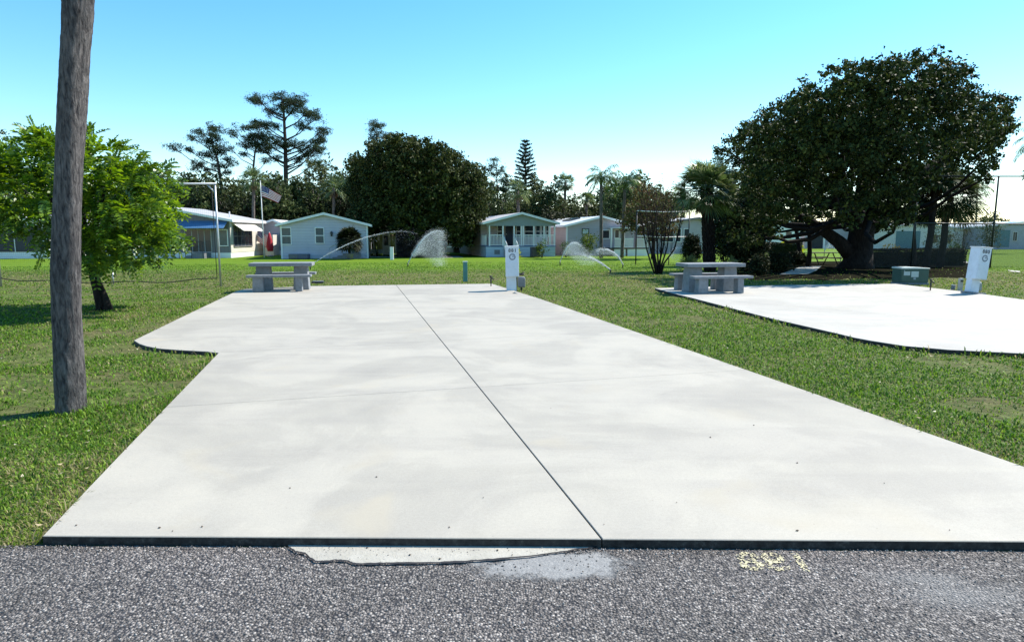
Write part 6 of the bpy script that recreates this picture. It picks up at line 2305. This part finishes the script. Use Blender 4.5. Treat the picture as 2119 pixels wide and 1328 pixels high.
def spray(label, path, Y, seed, n_core, n_mist, core_r=0.02, mist=0.10, drop=0.012, fall=1.0, fade=True):
    """droplets along a ballistic arc, with finer drops falling below it"""
    rng = np.random.default_rng(seed)
    P3 = [A(u, v, Y) for u, v in path]
    o = Vector((P3[0].x, Y, gz(Y)))
    pts = np.array([tuple(p - o) for p in P3])
    tt = np.linspace(0, 1, len(pts))
    def at(s):
        return np.stack([np.interp(s, tt, pts[:, i]) for i in range(3)], 1)
    t = thing('sprinkler', label, 'sprinkler', o, 0, 'lawn sprinklers throwing water')
    mb = MB(); mb.cyl(0, 0, -0.02, max(0.06, pts[0][2]), 0.03, n=8); mb.build('sprinkler_head', M_GRILL, t)
    s = rng.random(n_core) ** 1.9
    c = at(s) + rng.normal(size=(n_core, 3)) * (core_r * (0.5 + 3.5 * s))[:, None]
    s2 = 0.15 + 0.85 * rng.random(n_mist) ** 0.8
    d = at(s2)
    d[:, 2] *= 1 - rng.random(n_mist) ** 1.2 * fall * np.clip(s2 * 1.3, 0, 1)
    d += rng.normal(size=(n_mist, 3)) * mist * (0.4 + s2)[:, None]
    Pn = np.concatenate([c, d])
    sz = np.concatenate([rng.uniform(0.6, 1.3, n_core) * drop * (1.6 - 1.25 * s), rng.uniform(0.35, 0.9, n_mist) * drop])
    keep = Pn[:, 2] > 0.02
    Pn, sz = Pn[keep], sz[keep]
    n = len(Pn)
    V = Pn[:, None, :] + OCT[None] * sz[:, None, None]
    Fc = (np.arange(n)[:, None, None] * 6 + OF[None]).reshape(-1, 3)
    link('water', npmesh('water', V.reshape(-1, 3), Fc), t, M_WATER)
    return t
spray('sprinkler jet streaming up to the right from behind the left picnic table', [(642, 549), (680, 525), (720, 505), (760, 490), (800, 481), (835, 478), (865, 484)], 31.5, 801, 3600, 700, 0.007, 0.10, 0.0055, 0.3)
spray('sprinkler jet with a wide curtain of mist in front of the maroon hedge', [(844, 545), (855, 525), (867, 505), (880, 490), (895, 480), (908, 478), (918, 482)], 36.0, 802, 5200, 26000, 0.012, 0.10, 0.0068, 1.0)
spray('sprinkler fountain of fine mist in front of the lilac grey home’s bush', [(1159, 541), (1166, 525), (1174, 511), (1183, 503), (1192, 502), (1202, 508), (1214, 520), (1230, 530)], 38.0, 803, 2600, 12000, 0.012, 0.10, 0.0070, 1.0)
spray('low sprinkler jet arching to the left before the white roofed home’s deck', [(1289, 547), (1281, 533), (1270, 523), (1258, 517), (1244, 515), (1232, 518)], 34.0, 804, 2600, 1600, 0.010, 0.05, 0.010, 0.35)
spray('faint sprinkler jet rising leftwards from the nearest patch of lawn in the middle', [(1263, 558), (1245, 545), (1225, 534), (1205, 526), (1180, 521)], 28.0, 805, 1500, 900, 0.012, 0.06, 0.008, 0.3)
spray('short sprinkler jet glinting behind the stems of the bare tree', [(1384, 533), (1388, 524), (1394, 517), (1402, 513), (1412, 514)], 40.0, 806, 1200, 1800, 0.012, 0.08, 0.011, 0.9)
spray('far sprinkler arc just left of the great oak trunk', [(1706, 519), (1711, 509), (1718, 501), (1728, 496), (1738, 496), (1748, 502)], 58.0, 807, 1400, 1600, 0.02, 0.12, 0.016, 0.7)

# ================================================================== small litter
def litter():
    rng = np.random.default_rng(5)
    pts = []
    for u, v in ((779, 987), (330, 1092), (357, 1099), (418, 1090), (158, 1087), (527, 633), (1650, 958), (1650, 1098), (1965, 1097), (930, 1091), (672, 746), (1470, 905), (1140, 845), (840, 700), (1560, 880), (1000, 1030), (600, 1010), (1400, 1040), (1830, 1000), (1250, 1085)):
        p = G(u, v, 0.0)
        pts.append((p.x, p.y, 0.004))
    for u, v in ((848, 1150), (680, 1130), (640, 1128), (1060, 1150), (1195, 1168), (1206, 1185), (1030, 1140), (700, 1143), (780, 1150), (910, 1158), (760, 1135)):
        p = G(u, v, ZR)
        pts.append((p.x, p.y, ZR + 0.008))
    V = []; Fc = []
    for p in pts:
        s = rng.uniform(0.004, 0.0085)
        i = len(V)
        for c in OCT:
            V.append((p[0] + c[0] * s * rng.uniform(.7, 1.3), p[1] + c[1] * s * rng.uniform(.7, 1.3), p[2] + c[2] * s * 0.5))
        Fc += [tuple(k + i for k in f) for f in OF]
    o = link('grit', npmesh('grit', V, Fc), None, M_WOOD)
    tag(o, 'scattered dark crumbs of grit and dead leaf on the pale concrete', 'grit', kind='stuff')
litter()
# loose stones along the broken edge of the road
def stones():
    rng = np.random.default_rng(15)
    V = []; Fc = []
    cols = []
    n = 5200
    for i in range(n):
        t_ = rng.uniform(-0.2, 5.8)
        off = abs(rng.normal()) * 0.05 if i < 1300 else rng.uniform(0.0, 1.7)
        p = on_edge(t_)
        x, y = p.x, p.y - 0.006 - off
        # keep the cement apron clear
        s = rng.uniform(0.0025, 0.006)
        V_ = OCT * s * rng.uniform(0.6, 1.3, (6, 1)) + np.array([x, y, ZR + s * 0.4])
        Fc.append(OF + len(V) * 6)
        V.append(V_)
    V = np.concatenate(V); Fc = np.concatenate(Fc)
    m, nt, b = newmat('loose_stone')
    g = nt.nodes.new('ShaderNodeNewGeometry')
    nt.links.new(ramp(nt, g.outputs['Random Per Island'], [(0, (0.05, 0.046, 0.045)), (0.5, (0.15, 0.137, 0.13)), (0.85, (0.27, 0.25, 0.235)), (1, (0.48, 0.45, 0.42))]), b.inputs['Base Color'])
    b.inputs['Roughness'].default_value = 0.7
    keepF = Fc
    o = link('loose_gravel', npmesh('loose_gravel', V, keepF), None, m)
    tag(o, 'loose small stones worked out of the road along the pad', 'gravel', kind='stuff')
stones()

def fallen_leaves():
    rng = np.random.default_rng(33)
    n = 420
    D = 3.5 * (26 / 3.5) ** rng.random(n)
    th = rng.uniform(R(-42), R(42), n)
    x, y = D * np.sin(th), D * np.cos(th)
    sdist = (x - eL.x) * (-ed.y) + (y - eL.y) * ed.x
    k = (sdist > 0.1) & ~inside(x, y, pad1) & ~inside(x, y, pad2)
    Pn = np.stack([x[k], y[k], gzv(y[k]) + 0.035], 1)
    d = rng.normal(size=Pn.shape) * np.array([1, 1, 0.15])
    V, Fc = diamonds(Pn, 0.035, rng, 0.45, 1.0, unit(d) * 3)
    m, nt, b = newmat('dry_leaf')
    g = nt.nodes.new('ShaderNodeNewGeometry')
    nt.links.new(ramp(nt, g.outputs['Random Per Island'], [(0, (0.22, 0.16, 0.08)), (0.6, (0.40, 0.33, 0.20)), (1, (0.55, 0.52, 0.42))]), b.inputs['Base Color'])
    b.inputs['Roughness'].default_value = 0.7
    o = link('fallen_leaves', npmesh('fallen_leaves', V, Fc), None, m)
    tag(o, 'scattered pale dry leaves lying on the lawn', 'fallen leaves', kind='stuff')
fallen_leaves()
